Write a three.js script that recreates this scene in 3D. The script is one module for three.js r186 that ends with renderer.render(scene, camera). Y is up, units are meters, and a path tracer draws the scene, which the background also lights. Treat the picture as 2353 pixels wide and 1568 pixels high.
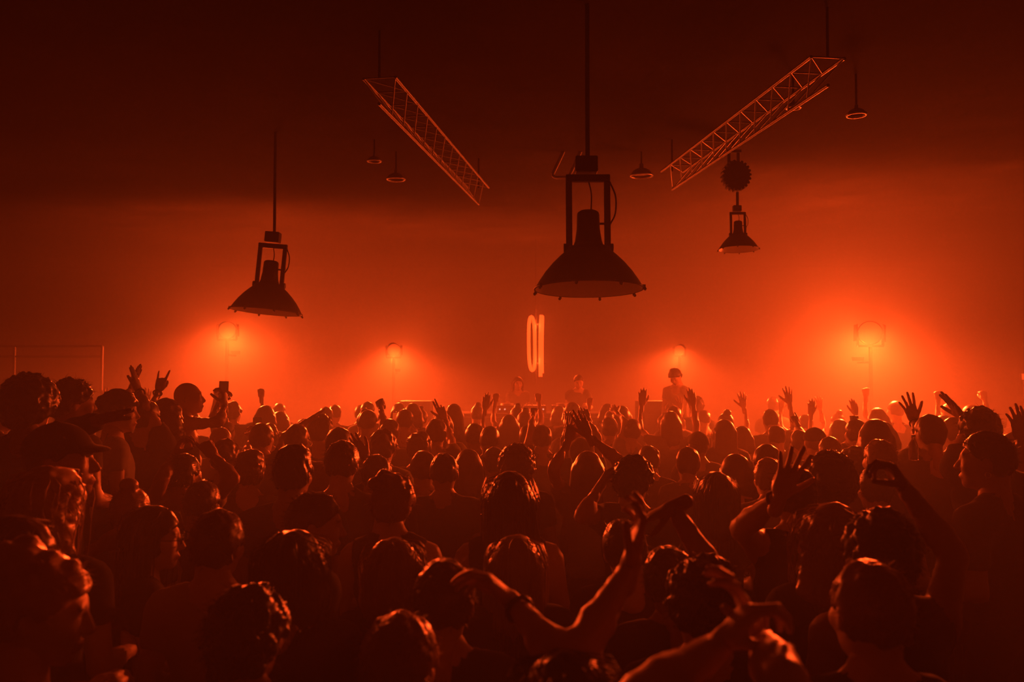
import * as THREE from 'three';
import { mergeGeometries } from 'three/addons/utils/BufferGeometryUtils.js';
import { RoundedBoxGeometry } from 'three/addons/geometries/RoundedBoxGeometry.js';

// ---------------------------------------------------------------- camera, haze, stage lights, exposure
const F = 1940, EYE = 2.1, PITCH = Math.atan(71 / F);
const scene = new THREE.Scene();
scene.background = new THREE.Color(0x000000);
const camera = new THREE.PerspectiveCamera(2 * Math.atan(784 / F) * 180 / Math.PI, 2353 / 1568, 0.05, 120);
camera.position.set(0, EYE, 0);
camera.rotation.x = PITCH;
camera.focus = 6.5; camera.userData.fStop = 2.8;
scene.add(camera);
const renderer = new THREE.WebGLRenderer();
renderer.toneMapping = THREE.LinearToneMapping;
renderer.toneMappingExposure = 0.68;
renderer.shadowMap.enabled = true;
scene.fog = new THREE.FogExp2(0x141414, 0.06);          // even theatrical haze in the whole hall; it has no glow of its own, the lamps light it
const LAMP = new THREE.Color().setRGB(1, 0.068, 0.0085);   // orange-red gel on every stage light
// stage lights: x and y on the photograph, distance, intensity, lens radius, cone
const STAGE_LIGHTS = [
  { px: 522, py: 782, d: 13.4, power: 460, glow: 140, halo: 26, r: 0.13, cone: 50, label: 'round stage blinder glowing behind the bell lamp and the phone filmer' },
  { px: 905, py: 826, d: 14.6, power: 365, glow: 100, halo: 14, r: 0.11, cone: 50, label: 'low stage blinder glowing above the raised tablet screen' },
  { px: 1562, py: 826, d: 14.8, power: 250, glow: 50, halo: 9, r: 0.085, cone: 50, label: 'small stage blinder glowing behind the bowed performer' },
  { px: 2000, py: 792, d: 11.4, power: 565, glow: 260, halo: 62, r: 0.15, cone: 50, label: 'largest stage blinder, its glow wide above the raised open hands' },
];
function ray(px, py) {                                    // direction from the eye, one unit deep
  const c = Math.cos(PITCH), s = Math.sin(PITCH), x = (px - 1176.5) / F, y = (784 - py) / F;
  const yy = y * c + s, zz = c - y * s;
  return new THREE.Vector3(x / zz, yy / zz, -1);
}
const at = (px, py, d) => ray(px, py).multiplyScalar(d).add(new THREE.Vector3(0, EYE, 0));

// ---------------------------------------------------------------- helpers
let seed = 7;
const rnd = () => { seed = (seed + 0x6d2b79f5) | 0; let t = Math.imul(seed ^ (seed >>> 15), 1 | seed); t = (t + Math.imul(t ^ (t >>> 7), 61 | t)) ^ t; return ((t ^ (t >>> 14)) >>> 0) / 4294967296; };
const rr = (a, b) => a + (b - a) * rnd();
const V = (x, y, z) => new THREE.Vector3(x, y, z);
const taken = new Map();
function numbered(n) { const k = taken.get(n) ?? 0; taken.set(n, k + 1); return k ? n + '_' + String(k).padStart(3, '0') : n; }
function tag(o, label, category, group, kind) {
  o.userData.label = label; if (category) o.userData.category = category;
  if (group) o.userData.group = group; if (kind) o.userData.kind = kind;
  return o;
}
function thing(name, label, category, group) { const o = new THREE.Group(); o.name = numbered(name); tag(o, label, category, group); scene.add(o); return o; }
function part(name, geo, mat, parent) { const m = new THREE.Mesh(geo, mat); m.name = name; m.castShadow = m.receiveShadow = true; parent.add(m); return m; }
function structure(name, geo, mat, label) { const m = part(name, geo, mat, scene); m.userData.kind = 'structure'; m.userData.label = label; return m; }
const lin = (r, g, b) => new THREE.Color().setRGB(r, g, b);
const std = (c, roughness = 0.8, metalness = 0, more = {}) => new THREE.MeshStandardMaterial({ color: c, roughness, metalness, ...more });
const boxAt = (w, h, d, x, y, z) => new THREE.BoxGeometry(w, h, d).translate(x, y, z);
function rod(a, b, r, r2 = r, seg = 8) {
  const g = new THREE.CylinderGeometry(r2, r, a.distanceTo(b), seg);
  g.applyQuaternion(new THREE.Quaternion().setFromUnitVectors(V(0, 1, 0), b.clone().sub(a).normalize()));
  return g.translate((a.x + b.x) / 2, (a.y + b.y) / 2, (a.z + b.z) / 2);
}
function tube(pts, r, seg = 24, rad = 7, closed = false) { return new THREE.TubeGeometry(new THREE.CatmullRomCurve3(pts, closed), seg, r, rad, closed); }

// value noise
const hash = (x, y, z) => { let n = Math.imul(x, 374761393) ^ Math.imul(y, 668265263) ^ Math.imul(z, 2147483647 ^ 974711); n = Math.imul(n ^ (n >>> 13), 1274126177); return ((n ^ (n >>> 16)) >>> 0) / 4294967296; };
function noise(x, y, z) {
  const ix = Math.floor(x), iy = Math.floor(y), iz = Math.floor(z); let u = x - ix, v = y - iy, w = z - iz;
  u = u * u * (3 - 2 * u); v = v * v * (3 - 2 * v); w = w * w * (3 - 2 * w);
  const l = (a, b, t) => a + (b - a) * t;
  return l(l(l(hash(ix, iy, iz), hash(ix + 1, iy, iz), u), l(hash(ix, iy + 1, iz), hash(ix + 1, iy + 1, iz), u), v),
    l(l(hash(ix, iy, iz + 1), hash(ix + 1, iy, iz + 1), u), l(hash(ix, iy + 1, iz + 1), hash(ix + 1, iy + 1, iz + 1), u), v), w) - 0.5;
}

// ---------------------------------------------------------------- smooth bodies: distance field -> surface nets
function cap(a, b, ra, rb, k = 0.03, cut) {               // tapered capsule, cut = [point, normal] trims it
  const dx = b.x - a.x, dy = b.y - a.y, dz = b.z - a.z, l2 = dx * dx + dy * dy + dz * dz || 1e-9, R = Math.max(ra, rb);
  return { k, lo: [Math.min(a.x, b.x) - R, Math.min(a.y, b.y) - R, Math.min(a.z, b.z) - R], hi: [Math.max(a.x, b.x) + R, Math.max(a.y, b.y) + R, Math.max(a.z, b.z) + R],
    f(x, y, z) {
      const px = x - a.x, py = y - a.y, pz = z - a.z; let t = (px * dx + py * dy + pz * dz) / l2; t = t < 0 ? 0 : t > 1 ? 1 : t;
      const ex = px - t * dx, ey = py - t * dy, ez = pz - t * dz; let d = Math.sqrt(ex * ex + ey * ey + ez * ez) - (ra + t * (rb - ra));
      if (cut) d = Math.max(d, (x - cut[0].x) * cut[1].x + (y - cut[0].y) * cut[1].y + (z - cut[0].z) * cut[1].z);
      return d;
    } };
}
function ell(c, r, k = 0.03, o = {}) {                    // ellipsoid, o.q turns it, o.sub carves it out
  const R = Math.max(...r), q = o.q ? o.q.clone().invert() : null, v = new THREE.Vector3();
  const e = q ? [R, R, R] : r;
  return { k, sub: o.sub, lo: [c.x - e[0], c.y - e[1], c.z - e[2]], hi: [c.x + e[0], c.y + e[1], c.z + e[2]],
    f(x, y, z) {
      v.set(x - c.x, y - c.y, z - c.z); if (q) v.applyQuaternion(q);
      const ax = v.x / r[0], ay = v.y / r[1], az = v.z / r[2], k0 = Math.sqrt(ax * ax + ay * ay + az * az);
      if (k0 < 1e-4) return -Math.min(...r);
      const bx = ax / r[0], by = ay / r[1], bz = az / r[2]; return k0 * (k0 - 1) / Math.sqrt(bx * bx + by * by + bz * bz);
    } };
}
function skinned(prims, h, o = {}) {
  const lo = [9, 9, 9], hi = [-9, -9, -9], amp = o.amp ?? 0;
  for (const p of prims) if (!p.sub) for (let i = 0; i < 3; i++) { lo[i] = Math.min(lo[i], p.lo[i]); hi[i] = Math.max(hi[i], p.hi[i]); }
  const n = [0, 0, 0]; for (let i = 0; i < 3; i++) { lo[i] -= 2.5 * h + amp + 0.012; n[i] = Math.ceil((hi[i] + 2.5 * h + amp + 0.012 - lo[i]) / h) + 1; }
  const [nx, ny, nz] = n, N = nx * ny * nz, g = new Float32Array(N).fill(0.5);
  for (const p of prims) {
    const pad = p.k + 2 * h + amp, i0 = [0, 0, 0], i1 = [0, 0, 0];
    for (let i = 0; i < 3; i++) { i0[i] = Math.max(0, Math.floor((p.lo[i] - pad - lo[i]) / h)); i1[i] = Math.min(n[i] - 1, Math.ceil((p.hi[i] + pad - lo[i]) / h)); }
    for (let z = i0[2]; z <= i1[2]; z++) for (let y = i0[1]; y <= i1[1]; y++) for (let x = i0[0], j = x + nx * (y + ny * z); x <= i1[0]; x++, j++) {
      const d = p.f(lo[0] + x * h, lo[1] + y * h, lo[2] + z * h), a = g[j];
      if (p.sub) { const b = -d, m = Math.max(p.k - Math.abs(a - b), 0) / p.k; g[j] = Math.max(a, b) + m * m * p.k / 4; }
      else { const m = Math.max(p.k - Math.abs(a - d), 0) / p.k; g[j] = Math.min(a, d) - m * m * p.k / 4; }
    }
  }
  if (o.disp || o.trim) for (let z = 0, j = 0; z < nz; z++) for (let y = 0; y < ny; y++) for (let x = 0; x < nx; x++, j++) {
    if (g[j] > 3 * h + amp || g[j] < -3 * h - amp - 0.03) continue;
    const X = lo[0] + x * h, Y = lo[1] + y * h, Z = lo[2] + z * h;
    if (o.disp) g[j] += o.disp(X, Y, Z);
    if (o.trim) g[j] = Math.max(g[j], o.trim(X, Y, Z));
  }
  const id = new Int32Array(N).fill(-1), pos = [], idx = [], sx = 1, sy = nx, sz = nx * ny, co = [0, sx, sy, sx + sy, sz, sx + sz, sy + sz, sx + sy + sz];
  const ED = [[0, 1], [2, 3], [4, 5], [6, 7], [0, 2], [1, 3], [4, 6], [5, 7], [0, 4], [1, 5], [2, 6], [3, 7]];
  for (let z = 0; z < nz - 1; z++) for (let y = 0; y < ny - 1; y++) for (let x = 0; x < nx - 1; x++) {
    const j = x + nx * (y + ny * z); let m = 0; for (let c = 0; c < 8; c++) if (g[j + co[c]] < 0) m |= 1 << c;
    if (m === 0 || m === 255) continue;
    let px = 0, py = 0, pz = 0, k = 0;
    for (const [a, b] of ED) {
      if (((m >> a) & 1) === ((m >> b) & 1)) continue;
      const va = g[j + co[a]], vb = g[j + co[b]], t = va / (va - vb);
      px += (a & 1) + t * ((b & 1) - (a & 1)); py += ((a >> 1) & 1) + t * (((b >> 1) & 1) - ((a >> 1) & 1)); pz += (a >> 2) + t * ((b >> 2) - (a >> 2)); k++;
    }
    id[j] = pos.length / 3; pos.push(lo[0] + (x + px / k) * h, lo[1] + (y + py / k) * h, lo[2] + (z + pz / k) * h);
  }
  const quad = (a, b, c, d, flip) => { if (a < 0 || b < 0 || c < 0 || d < 0) return; if (flip) idx.push(a, c, b, a, d, c); else idx.push(a, b, c, a, c, d); };
  for (let z = 1; z < nz - 1; z++) for (let y = 1; y < ny - 1; y++) for (let x = 1; x < nx - 1; x++) {
    const j = x + nx * (y + ny * z), s = g[j] < 0;
    if (s !== (g[j + sx] < 0)) quad(id[j], id[j - sy], id[j - sy - sz], id[j - sz], s);
    if (s !== (g[j + sy] < 0)) quad(id[j], id[j - sz], id[j - sx - sz], id[j - sx], s);
    if (s !== (g[j + sz] < 0)) quad(id[j], id[j - sx], id[j - sx - sy], id[j - sy], s);
  }
  const geo = new THREE.BufferGeometry(); geo.setAttribute('position', new THREE.Float32BufferAttribute(pos, 3)); geo.setIndex(idx.map((i, k) => k % 3 === 1 ? idx[k + 1] : k % 3 === 2 ? idx[k - 1] : i)); geo.computeVertexNormals();
  return geo;
}
function tinted(geo, fn) {                                 // vertex colours for skin, lips, eyes
  const p = geo.attributes.position, c = new Float32Array(p.count * 3); for (let i = 0; i < p.count; i++) { const v = fn ? fn(p.getX(i), p.getY(i), p.getZ(i)) : [1, 1, 1]; c.set(v, i * 3); }
  geo.setAttribute('color', new THREE.BufferAttribute(c, 3)); return geo;
}

// ---------------------------------------------------------------- head, hands, hair (made once per level of detail)
const cache = new Map(); const once = (key, make) => { if (!cache.has(key)) cache.set(key, make()); return cache.get(key); };
function headGeo(h) {
  return once('head' + h, () => {
    const P = [ell(V(0, 0.025, 0.012), [0.076, 0.096, 0.098], 0.02), ell(V(0, -0.025, -0.03), [0.06, 0.085, 0.066], 0.03), ell(V(0, -0.075, -0.04), [0.046, 0.036, 0.05], 0.03), ell(V(0, -0.098, -0.075), [0.02, 0.016, 0.018], 0.02),
      cap(V(0, 0.018, -0.092), V(0, -0.026, -0.116), 0.008, 0.012, 0.012), ell(V(0, -0.03, -0.104), [0.018, 0.009, 0.014], 0.008), cap(V(-0.035, 0.03, -0.082), V(0.035, 0.03, -0.082), 0.012, 0.012, 0.02),
      ell(V(-0.031, 0.006, -0.094), [0.017, 0.012, 0.014], 0.012, { sub: 1 }), ell(V(0.031, 0.006, -0.094), [0.017, 0.012, 0.014], 0.012, { sub: 1 }), ell(V(-0.03, 0.006, -0.08), [0.0125, 0.0125, 0.0125], 0.003), ell(V(0.03, 0.006, -0.08), [0.0125, 0.0125, 0.0125], 0.003),
      ell(V(0, -0.06, -0.098), [0.024, 0.006, 0.011], 0.007), ell(V(0, -0.07, -0.096), [0.02, 0.007, 0.011], 0.007), ell(V(-0.045, -0.02, -0.07), [0.022, 0.022, 0.02], 0.03), ell(V(0.045, -0.02, -0.07), [0.022, 0.022, 0.02], 0.03)];
    for (const s of [-1, 1]) { P.push(ell(V(s * 0.079, 0, 0.012), [0.01, 0.032, 0.02], 0.008, { q: new THREE.Quaternion().setFromEuler(new THREE.Euler(-0.2, s * 0.35, 0)) })); P.push(ell(V(s * 0.088, 0.003, 0.006), [0.006, 0.017, 0.01], 0.005, { sub: 1 })); }
    P.push(cap(V(0, -0.05, 0.03), V(0, -0.19, 0.045), 0.054, 0.058, 0.04));
    return tinted(skinned(P, h), (x, y, z) => z < -0.085 && Math.abs(x) < 0.026 && y < -0.054 && y > -0.078 ? [0.6, 0.35, 0.35] : (Math.abs(Math.abs(x) - 0.03) < 0.011 && Math.abs(y - 0.006) < 0.009 && z < -0.082) ? (Math.abs(Math.abs(x) - 0.03) < 0.005 ? [0.05, 0.04, 0.04] : [1.3, 1.4, 1.5]) : (y > 0.026 && y < 0.036 && Math.abs(Math.abs(x) - 0.034) < 0.018 && z < -0.08) ? [0.15, 0.12, 0.1] : [1, 1, 1]);
  });
}
// finger curls: index, middle, ring, little as [knuckle, middle joint, end joint]; thumb as [out, across, bend]
const HANDS = {
  spread: { c: [[-0.05, 0.1, 0.05], [-0.08, 0.08, 0.05], [-0.03, 0.1, 0.05], [0.05, 0.15, 0.1]], s: 0.2, t: [0.95, 0.1, 0.1] },
  open: { c: [[0.15, 0.25, 0.15], [0.12, 0.2, 0.1], [0.2, 0.25, 0.15], [0.3, 0.35, 0.2]], s: 0.09, t: [0.7, 0.25, 0.2] },
  claw: { c: [[0.1, 0.6, 0.4], [0.05, 0.5, 0.35], [0.15, 0.55, 0.4], [0.25, 0.6, 0.4]], s: 0.16, t: [0.8, 0.4, 0.4] },
  relax: { c: [[0.4, 0.55, 0.3], [0.5, 0.6, 0.35], [0.55, 0.65, 0.4], [0.6, 0.7, 0.4]], s: 0.04, t: [0.45, 0.4, 0.3] },
  fist: { c: [[1.45, 1.6, 0.9], [1.5, 1.65, 0.9], [1.5, 1.65, 0.9], [1.45, 1.6, 0.9]], s: 0.0, t: [0.35, 1.1, 0.9] },
  point: { c: [[0.05, 0.08, 0.05], [1.35, 1.5, 0.8], [1.45, 1.6, 0.9], [1.45, 1.6, 0.9]], s: 0.02, t: [0.5, 0.9, 0.7] },
  horn: { c: [[0.0, 0.05, 0.05], [1.4, 1.55, 0.9], [1.4, 1.55, 0.9], [0.05, 0.1, 0.05]], s: 0.12, t: [0.4, 1.0, 0.8] },
  two: { c: [[0.0, 0.08, 0.05], [0.0, 0.1, 0.05], [0.9, 1.2, 0.7], [1.1, 1.3, 0.8]], s: 0.05, t: [0.9, 0.2, 0.2] },
  pinch: { c: [[0.7, 0.8, 0.4], [0.75, 0.9, 0.5], [0.9, 1.0, 0.6], [1.0, 1.1, 0.6]], s: 0.03, t: [0.55, 0.9, 0.3] },
  grip: { c: [[0.7, 0.9, 0.5], [0.75, 0.95, 0.5], [0.8, 1.0, 0.55], [0.85, 1.0, 0.55]], s: 0.03, t: [0.75, 0.9, 0.4] },
  flat: { c: [[0.03, 0.06, 0.04], [0.02, 0.05, 0.04], [0.03, 0.06, 0.04], [0.06, 0.08, 0.05]], s: 0.02, t: [0.35, 0.2, 0.1] },
};
function handGeo(pose, h) {                                // right hand: fingers +Y, palm -Z, thumb -X
  return once('hand' + pose + h, () => {
    const H = HANDS[pose], P = [], fat = h > 0.012 ? 1.8 : h > 0.009 ? 1.5 : h > 0.007 ? 1.3 : h > 0.005 ? 1.12 : 1;
    const kx = [-0.031, -0.011, 0.01, 0.029], ky = [0.09, 0.095, 0.09, 0.08], L = [[0.042, 0.026, 0.02], [0.047, 0.03, 0.021], [0.043, 0.028, 0.02], [0.034, 0.021, 0.018]];
    P.push(cap(V(0, -0.05, 0), V(0, 0.015, 0), 0.027, 0.025, 0.02)); P.push(ell(V(-0.001, 0.05, 0.001), [0.035, 0.045, 0.0135], 0.015)); P.push(ell(V(-0.022, 0.035, -0.008), [0.016, 0.028, 0.014], 0.012)); P.push(ell(V(0.024, 0.035, -0.006), [0.012, 0.03, 0.013], 0.012));
    for (let i = 0; i < 4; i++) {
      P.push(cap(V(kx[i] * 0.55, 0.02, 0), V(kx[i], ky[i], 0), 0.0125, 0.0115 * fat, 0.01));
      let p = V(kx[i], ky[i], 0), a = 0; const sp = H.s * (i - 1.35) * 0.9, r0 = [0.0092, 0.0094, 0.009, 0.008][i] * fat;
      for (let j = 0; j < 3; j++) { a += H.c[i][j]; const d = V(Math.sin(sp) * Math.cos(a), Math.cos(a) * Math.cos(sp), -Math.sin(a)), q = p.clone().addScaledVector(d, L[i][j]); P.push(cap(p, q, r0 * (1 - 0.08 * j), r0 * (0.94 - 0.09 * j), 0.003)); p = q; }
    }
    let p = V(-0.024, 0.024, -0.006), a = H.t[0], b = H.t[1]; const TL = [0.045, 0.034, 0.027], tr = [0.0135, 0.011, 0.0098, 0.0085];
    for (let j = 0; j < 3; j++) { const d = V(-Math.sin(a) * Math.cos(b), Math.cos(a) * Math.cos(b) + 0.15, -Math.sin(b) - 0.05).normalize(), q = p.clone().addScaledVector(d, TL[j]); P.push(cap(p, q, tr[j] * fat, tr[j + 1] * fat, j ? 0.003 : 0.01)); p = q; a -= H.t[2] * 0.9; }
    return tinted(skinned(P, h));
  });
}
function strandGeo(list) {                                 // each strand: points and root width; three-sided, tapering
  const pos = [], idx = [];
  for (const { pts, w } of list) {
    const b = pos.length / 3, n = pts.length;
    for (let i = 0; i < n; i++) {
      const t = (i < n - 1 ? pts[i + 1].clone().sub(pts[i]) : pts[i].clone().sub(pts[i - 1])).normalize(), u = new THREE.Vector3().crossVectors(t, Math.abs(t.y) < 0.9 ? V(0, 1, 0) : V(1, 0, 0)).normalize(), v = new THREE.Vector3().crossVectors(t, u), r = w * (1 - 0.85 * i / (n - 1));
      for (let k = 0; k < 3; k++) { const A = k * 2.094, c = Math.cos(A) * r, s = Math.sin(A) * r; pos.push(pts[i].x + u.x * c + v.x * s, pts[i].y + u.y * c + v.y * s, pts[i].z + u.z * c + v.z * s); }
      if (i) for (let k = 0; k < 3; k++) { const a0 = b + (i - 1) * 3 + k, a1 = b + (i - 1) * 3 + (k + 1) % 3; idx.push(a0, a1, a1 + 3, a0, a1 + 3, a0 + 3); }
    }
  }
  const g = new THREE.BufferGeometry(); g.setAttribute('position', new THREE.Float32BufferAttribute(pos, 3)); g.setIndex(idx); g.computeVertexNormals(); return g;
}
function hairGeo(style, h, variant) {
  return once('hair' + style + h + variant, () => {
    const keep = seed; seed = 991 + variant * 77 + style.length * 13 + style.charCodeAt(0);
    const T = { short: 0.013, crop: 0.008, curly: 0.026, afro: 0.056, flat: 0.015, long: 0.017, wavy: 0.026, bob: 0.02, bun: 0.012, pony: 0.012, updo: 0.02, under: 0.008 }[style], C = V(0, 0.025, 0.012), R = [0.077 + T, 0.097 + T, 0.099 + T], P = [ell(C, R, 0.02)], o = v => variant * 17.3 + v;
    let amp = 0.004, disp = (x, y, z) => 0.013 * noise(o(x * 38), y * 26, z * 38) + 0.007 * noise(o(x * 90), y * 60, z * 90), trim = (x, y, z) => 0.8 * (-0.75 * (z + 0.0) - y - (z > 0.03 ? 0.02 : 0));
    const slope = (x, y, z) => 0.8 * (-0.75 * z - y - 0.01);
    const fall = (len, wave, r) => {
      for (let i = -3; i <= 3; i++) { const x = i * 0.027, b = 0.085 - Math.abs(i) * 0.011; P.push(cap(V(x * 1.05, 0.01, b), V(x * 1.15 + rr(-wave, wave), -len * 0.5, b + 0.012), r, r, 0.03)); P.push(cap(V(x * 1.15, -len * 0.5, b + 0.012), V(x * 1.25 + rr(-wave, wave), -len + rr(0, 0.05), b + 0.01), r, r * 0.6, 0.03)); }
      for (const s of [-1, 1]) { P.push(cap(V(s * 0.083, 0.03, 0.0), V(s * 0.097, -len * 0.45, 0.012), r * 0.8, r, 0.03)); P.push(cap(V(s * 0.097, -len * 0.45, 0.012), V(s * (0.105 + rr(0, wave)), -len * 0.9, 0.0 + rr(-0.02, 0.02)), r, r * 0.45, 0.03)); }
      trim = (x, y, z) => Math.min(slope(x, y, z), Math.max(-(z + 0.035 + (y > -0.02 ? 0 : 0.01)), 0) > 0 ? 0.8 * (-(z + 0.035)) : -1);
    };
    if (style === 'curly') { amp = 0.016; disp = (x, y, z) => 0.03 * noise(o(x * 42), y * 42, z * 42) + 0.012 * noise(o(x * 95), y * 95, z * 95); trim = slope; }
    if (style === 'afro') { amp = 0.014; disp = (x, y, z) => 0.02 * noise(o(x * 50), y * 50, z * 50) + 0.012 * noise(o(x * 110), y * 110, z * 110); trim = (x, y, z) => 0.8 * (-0.7 * z - y - 0.035); }
    if (style === 'flat') { P.push(ell(V(0, 0.105, 0.0), [0.078, 0.05, 0.085], 0.02)); amp = 0.008; disp = (x, y, z) => 0.016 * noise(o(x * 60), y * 40, z * 60); }
    if (style === 'long') { fall(0.36, 0.012, 0.024); disp = (x, y, z) => 0.012 * noise(o(x * 70), y * 5, z * 70); amp = 0.006; }
    if (style === 'wavy') { fall(0.33, 0.03, 0.034); disp = (x, y, z) => 0.024 * noise(o(x * 32 + 3 * Math.sin(y * 30)), y * 12, z * 32); amp = 0.012; }
    if (style === 'bob') { fall(0.15, 0.008, 0.03); disp = (x, y, z) => 0.01 * noise(o(x * 60), y * 8, z * 60); amp = 0.005; }
    if (style === 'bun') { P.push(ell(V(0.005, 0.142, 0.045), [0.044, 0.036, 0.044], 0.012)); disp = (x, y, z) => 0.008 * noise(o(x * 50 + y * 30), y * 50, z * 50); }
    if (style === 'updo') { for (let i = 0; i < 7; i++) P.push(ell(V(rr(-0.06, 0.04), rr(0.08, 0.13), rr(0.0, 0.09)), [rr(0.03, 0.045), rr(0.025, 0.035), rr(0.03, 0.045)], 0.015)); amp = 0.012; disp = (x, y, z) => 0.02 * noise(o(x * 38), y * 38, z * 38); }
    if (style === 'pony') { const q = [V(0, 0.06, 0.108), V(0.01, 0.03, 0.15), V(0.015, -0.1, 0.165), V(0.0, -0.25, 0.15)]; for (let i = 0; i < 3; i++) P.push(cap(q[i], q[i + 1], [0.02, 0.028, 0.026][i], [0.028, 0.026, 0.01][i], 0.02)); const hang = trim; trim = (x, y, z) => z > 0.118 ? -1 : hang(x, y, z); disp = (x, y, z) => 0.008 * noise(o(x * 60), y * 14, z * 60); }
    if (!['long', 'wavy', 'bob', 'afro'].includes(style)) for (const q of [-1, 1]) P.push(ell(V(q * 0.092, -0.012, 0.008), [0.026, 0.036, 0.026], 0.006, { sub: 1 }));
    const g = [skinned(P, h, { disp, trim, amp })];
    if (h < 0.012) {                                       // loose strands that break up the outline
      const list = [], many = (h < 0.007 ? 1 : 0.45), flowing = ['long', 'wavy', 'bob'].includes(style), n = Math.round(many * (flowing ? 260 : style === 'crop' || style === 'under' ? 150 : 520)), w = h < 0.007 ? 0.0011 : 0.0016;
      for (let i = 0; i < n; i++) {
        const d = V(rr(-1, 1), rr(-0.5, 1), rr(-0.9, 1)).normalize(), root = V(C.x + d.x * R[0] * 0.97, C.y + d.y * R[1] * 0.97, C.z + d.z * R[2] * 0.97);
        if (slope(root.x, root.y, root.z) > -0.01) continue;
        const pts = [root], l = style === 'afro' ? 0.022 : style === 'curly' || style === 'updo' ? rr(0.015, 0.045) : style === 'crop' ? 0.01 : rr(0.012, 0.034);
        if (flowing) {
          const side = V(d.x, 0, Math.max(d.z, -0.1)).normalize(), len = { long: 0.4, wavy: 0.36, bob: 0.17 }[style] * rr(0.85, 1.1); let p = root.clone(); const ph = rr(0, 6);
          for (let k = 1; k <= 6; k++) { const t = k / 6, y = root.y - (root.y + len) * t * t - 0.004; const out = 0.012 + (style === 'wavy' ? 0.02 : 0.008) + (1 - t) * 0.004; p = V(side.x * (R[0] + out) * Math.min(1, 0.5 + t * 2) + d.x * 0.01, y, 0.012 + side.z * (R[2] * 0.86 + out) * Math.min(1, 0.55 + t * 2)); if (style === 'wavy') { p.x += 0.012 * Math.sin(ph + t * 11); p.z += 0.012 * Math.cos(ph + t * 9); } if (k > 1 || p.distanceTo(root) > 0.01) pts.push(p); }
        } else { const dir = d.clone().add(V(rr(-0.7, 0.7), rr(-0.5, 0.4), rr(-0.7, 0.7))).normalize(); for (let k = 1; k <= 2; k++) { dir.add(V(rr(-0.5, 0.5), -0.25, rr(-0.5, 0.5)).multiplyScalar(style === 'curly' ? 1.3 : 0.7)).normalize(); pts.push(pts[k - 1].clone().addScaledVector(dir, l / 2)); } }
        if (pts.length > 1) list.push({ pts, w: w * (flowing ? 1.3 : 1) });
      }
      g.push(strandGeo(list));
    }
    seed = keep;
    return g.length > 1 ? mergeGeometries(g) : g[0];
  });
}
// cap with brim, worn
function capGeo(h) { return once('cap' + h, () => skinned([ell(V(0, 0.04, 0.01), [0.093, 0.1, 0.113], 0.01), ell(V(0, 0.045, -0.09), [0.07, 0.012, 0.07], 0.012, { q: new THREE.Quaternion().setFromEuler(new THREE.Euler(-0.12, 0, 0)) }), ell(V(0, 0.142, 0.01), [0.009, 0.007, 0.009], 0.004)], h, { trim: (x, y, z) => 0.034 - y - (z < -0.08 ? 0.02 : 0.01 * (z > 0 ? 1 : 0)) })); }

// ---------------------------------------------------------------- materials of people
const SKIN = [lin(0.44, 0.3, 0.22), lin(0.5, 0.36, 0.27), lin(0.34, 0.21, 0.14), lin(0.2, 0.12, 0.07), lin(0.6, 0.45, 0.36)].map(c => new THREE.MeshPhysicalMaterial({ color: c, roughness: 0.48, vertexColors: true, specularIntensity: 1 }));
const HAIRC = { black: lin(0.02, 0.016, 0.013), brown: lin(0.07, 0.042, 0.025), light: lin(0.2, 0.125, 0.07), blonde: lin(0.42, 0.3, 0.16) };
const HAIR = Object.fromEntries(Object.entries(HAIRC).map(([k, c]) => [k, new THREE.MeshPhysicalMaterial({ color: c, roughness: 0.36, specularIntensity: 1, sheen: 0.8, sheenRoughness: 0.4, sheenColor: c.clone().multiplyScalar(2.2) })]));
const CLOTHC = { black: [0.014, 0.013, 0.013], charcoal: [0.03, 0.03, 0.032], navy: [0.035, 0.045, 0.09], olive: [0.1, 0.1, 0.05], red: [0.25, 0.03, 0.03], grey: [0.2, 0.2, 0.2], sand: [0.35, 0.3, 0.22], white: [0.6, 0.6, 0.58] };
const CLOTH = Object.fromEntries(Object.entries(CLOTHC).map(([k, c]) => [k, new THREE.MeshPhysicalMaterial({ color: lin(...c), roughness: 0.92, sheen: 0.5, sheenRoughness: 0.5, sheenColor: lin(...c.map(v => v * 1.5 + 0.01)) })]));
const DENIM = std(lin(0.02, 0.025, 0.045), 0.95), SHOE = std(lin(0.02, 0.02, 0.02), 0.6);

// ---------------------------------------------------------------- a person
const PEOPLE = [];
const trouserGeo = h => once('trousers' + h, () => { const P = []; for (const s of [-1, 1]) { P.push(cap(V(s * 0.088, 0.9, 0), V(s * 0.1, 0.48, -0.01), 0.098, 0.072, 0.03)); P.push(cap(V(s * 0.1, 0.48, -0.01), V(s * 0.105, 0.09, 0.01), 0.072, 0.06, 0.03)); } P.push(ell(V(0, 0.95, 0.005), [0.178, 0.11, 0.13], 0.04)); return skinned(P, h, { trim: (x, y) => Math.max(y - 1.02, 0.05 - y), disp: (x, y, z) => 0.012 * noise(x * 20, y * 24, z * 20), amp: 0.006 }); });
const shoeGeo = h => once('shoe' + h, () => skinned([ell(V(0, 0.045, -0.05), [0.046, 0.045, 0.13], 0.02), ell(V(0, 0.07, 0.03), [0.042, 0.06, 0.055], 0.03)], h, { trim: (x, y) => 0.004 - y }));
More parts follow.
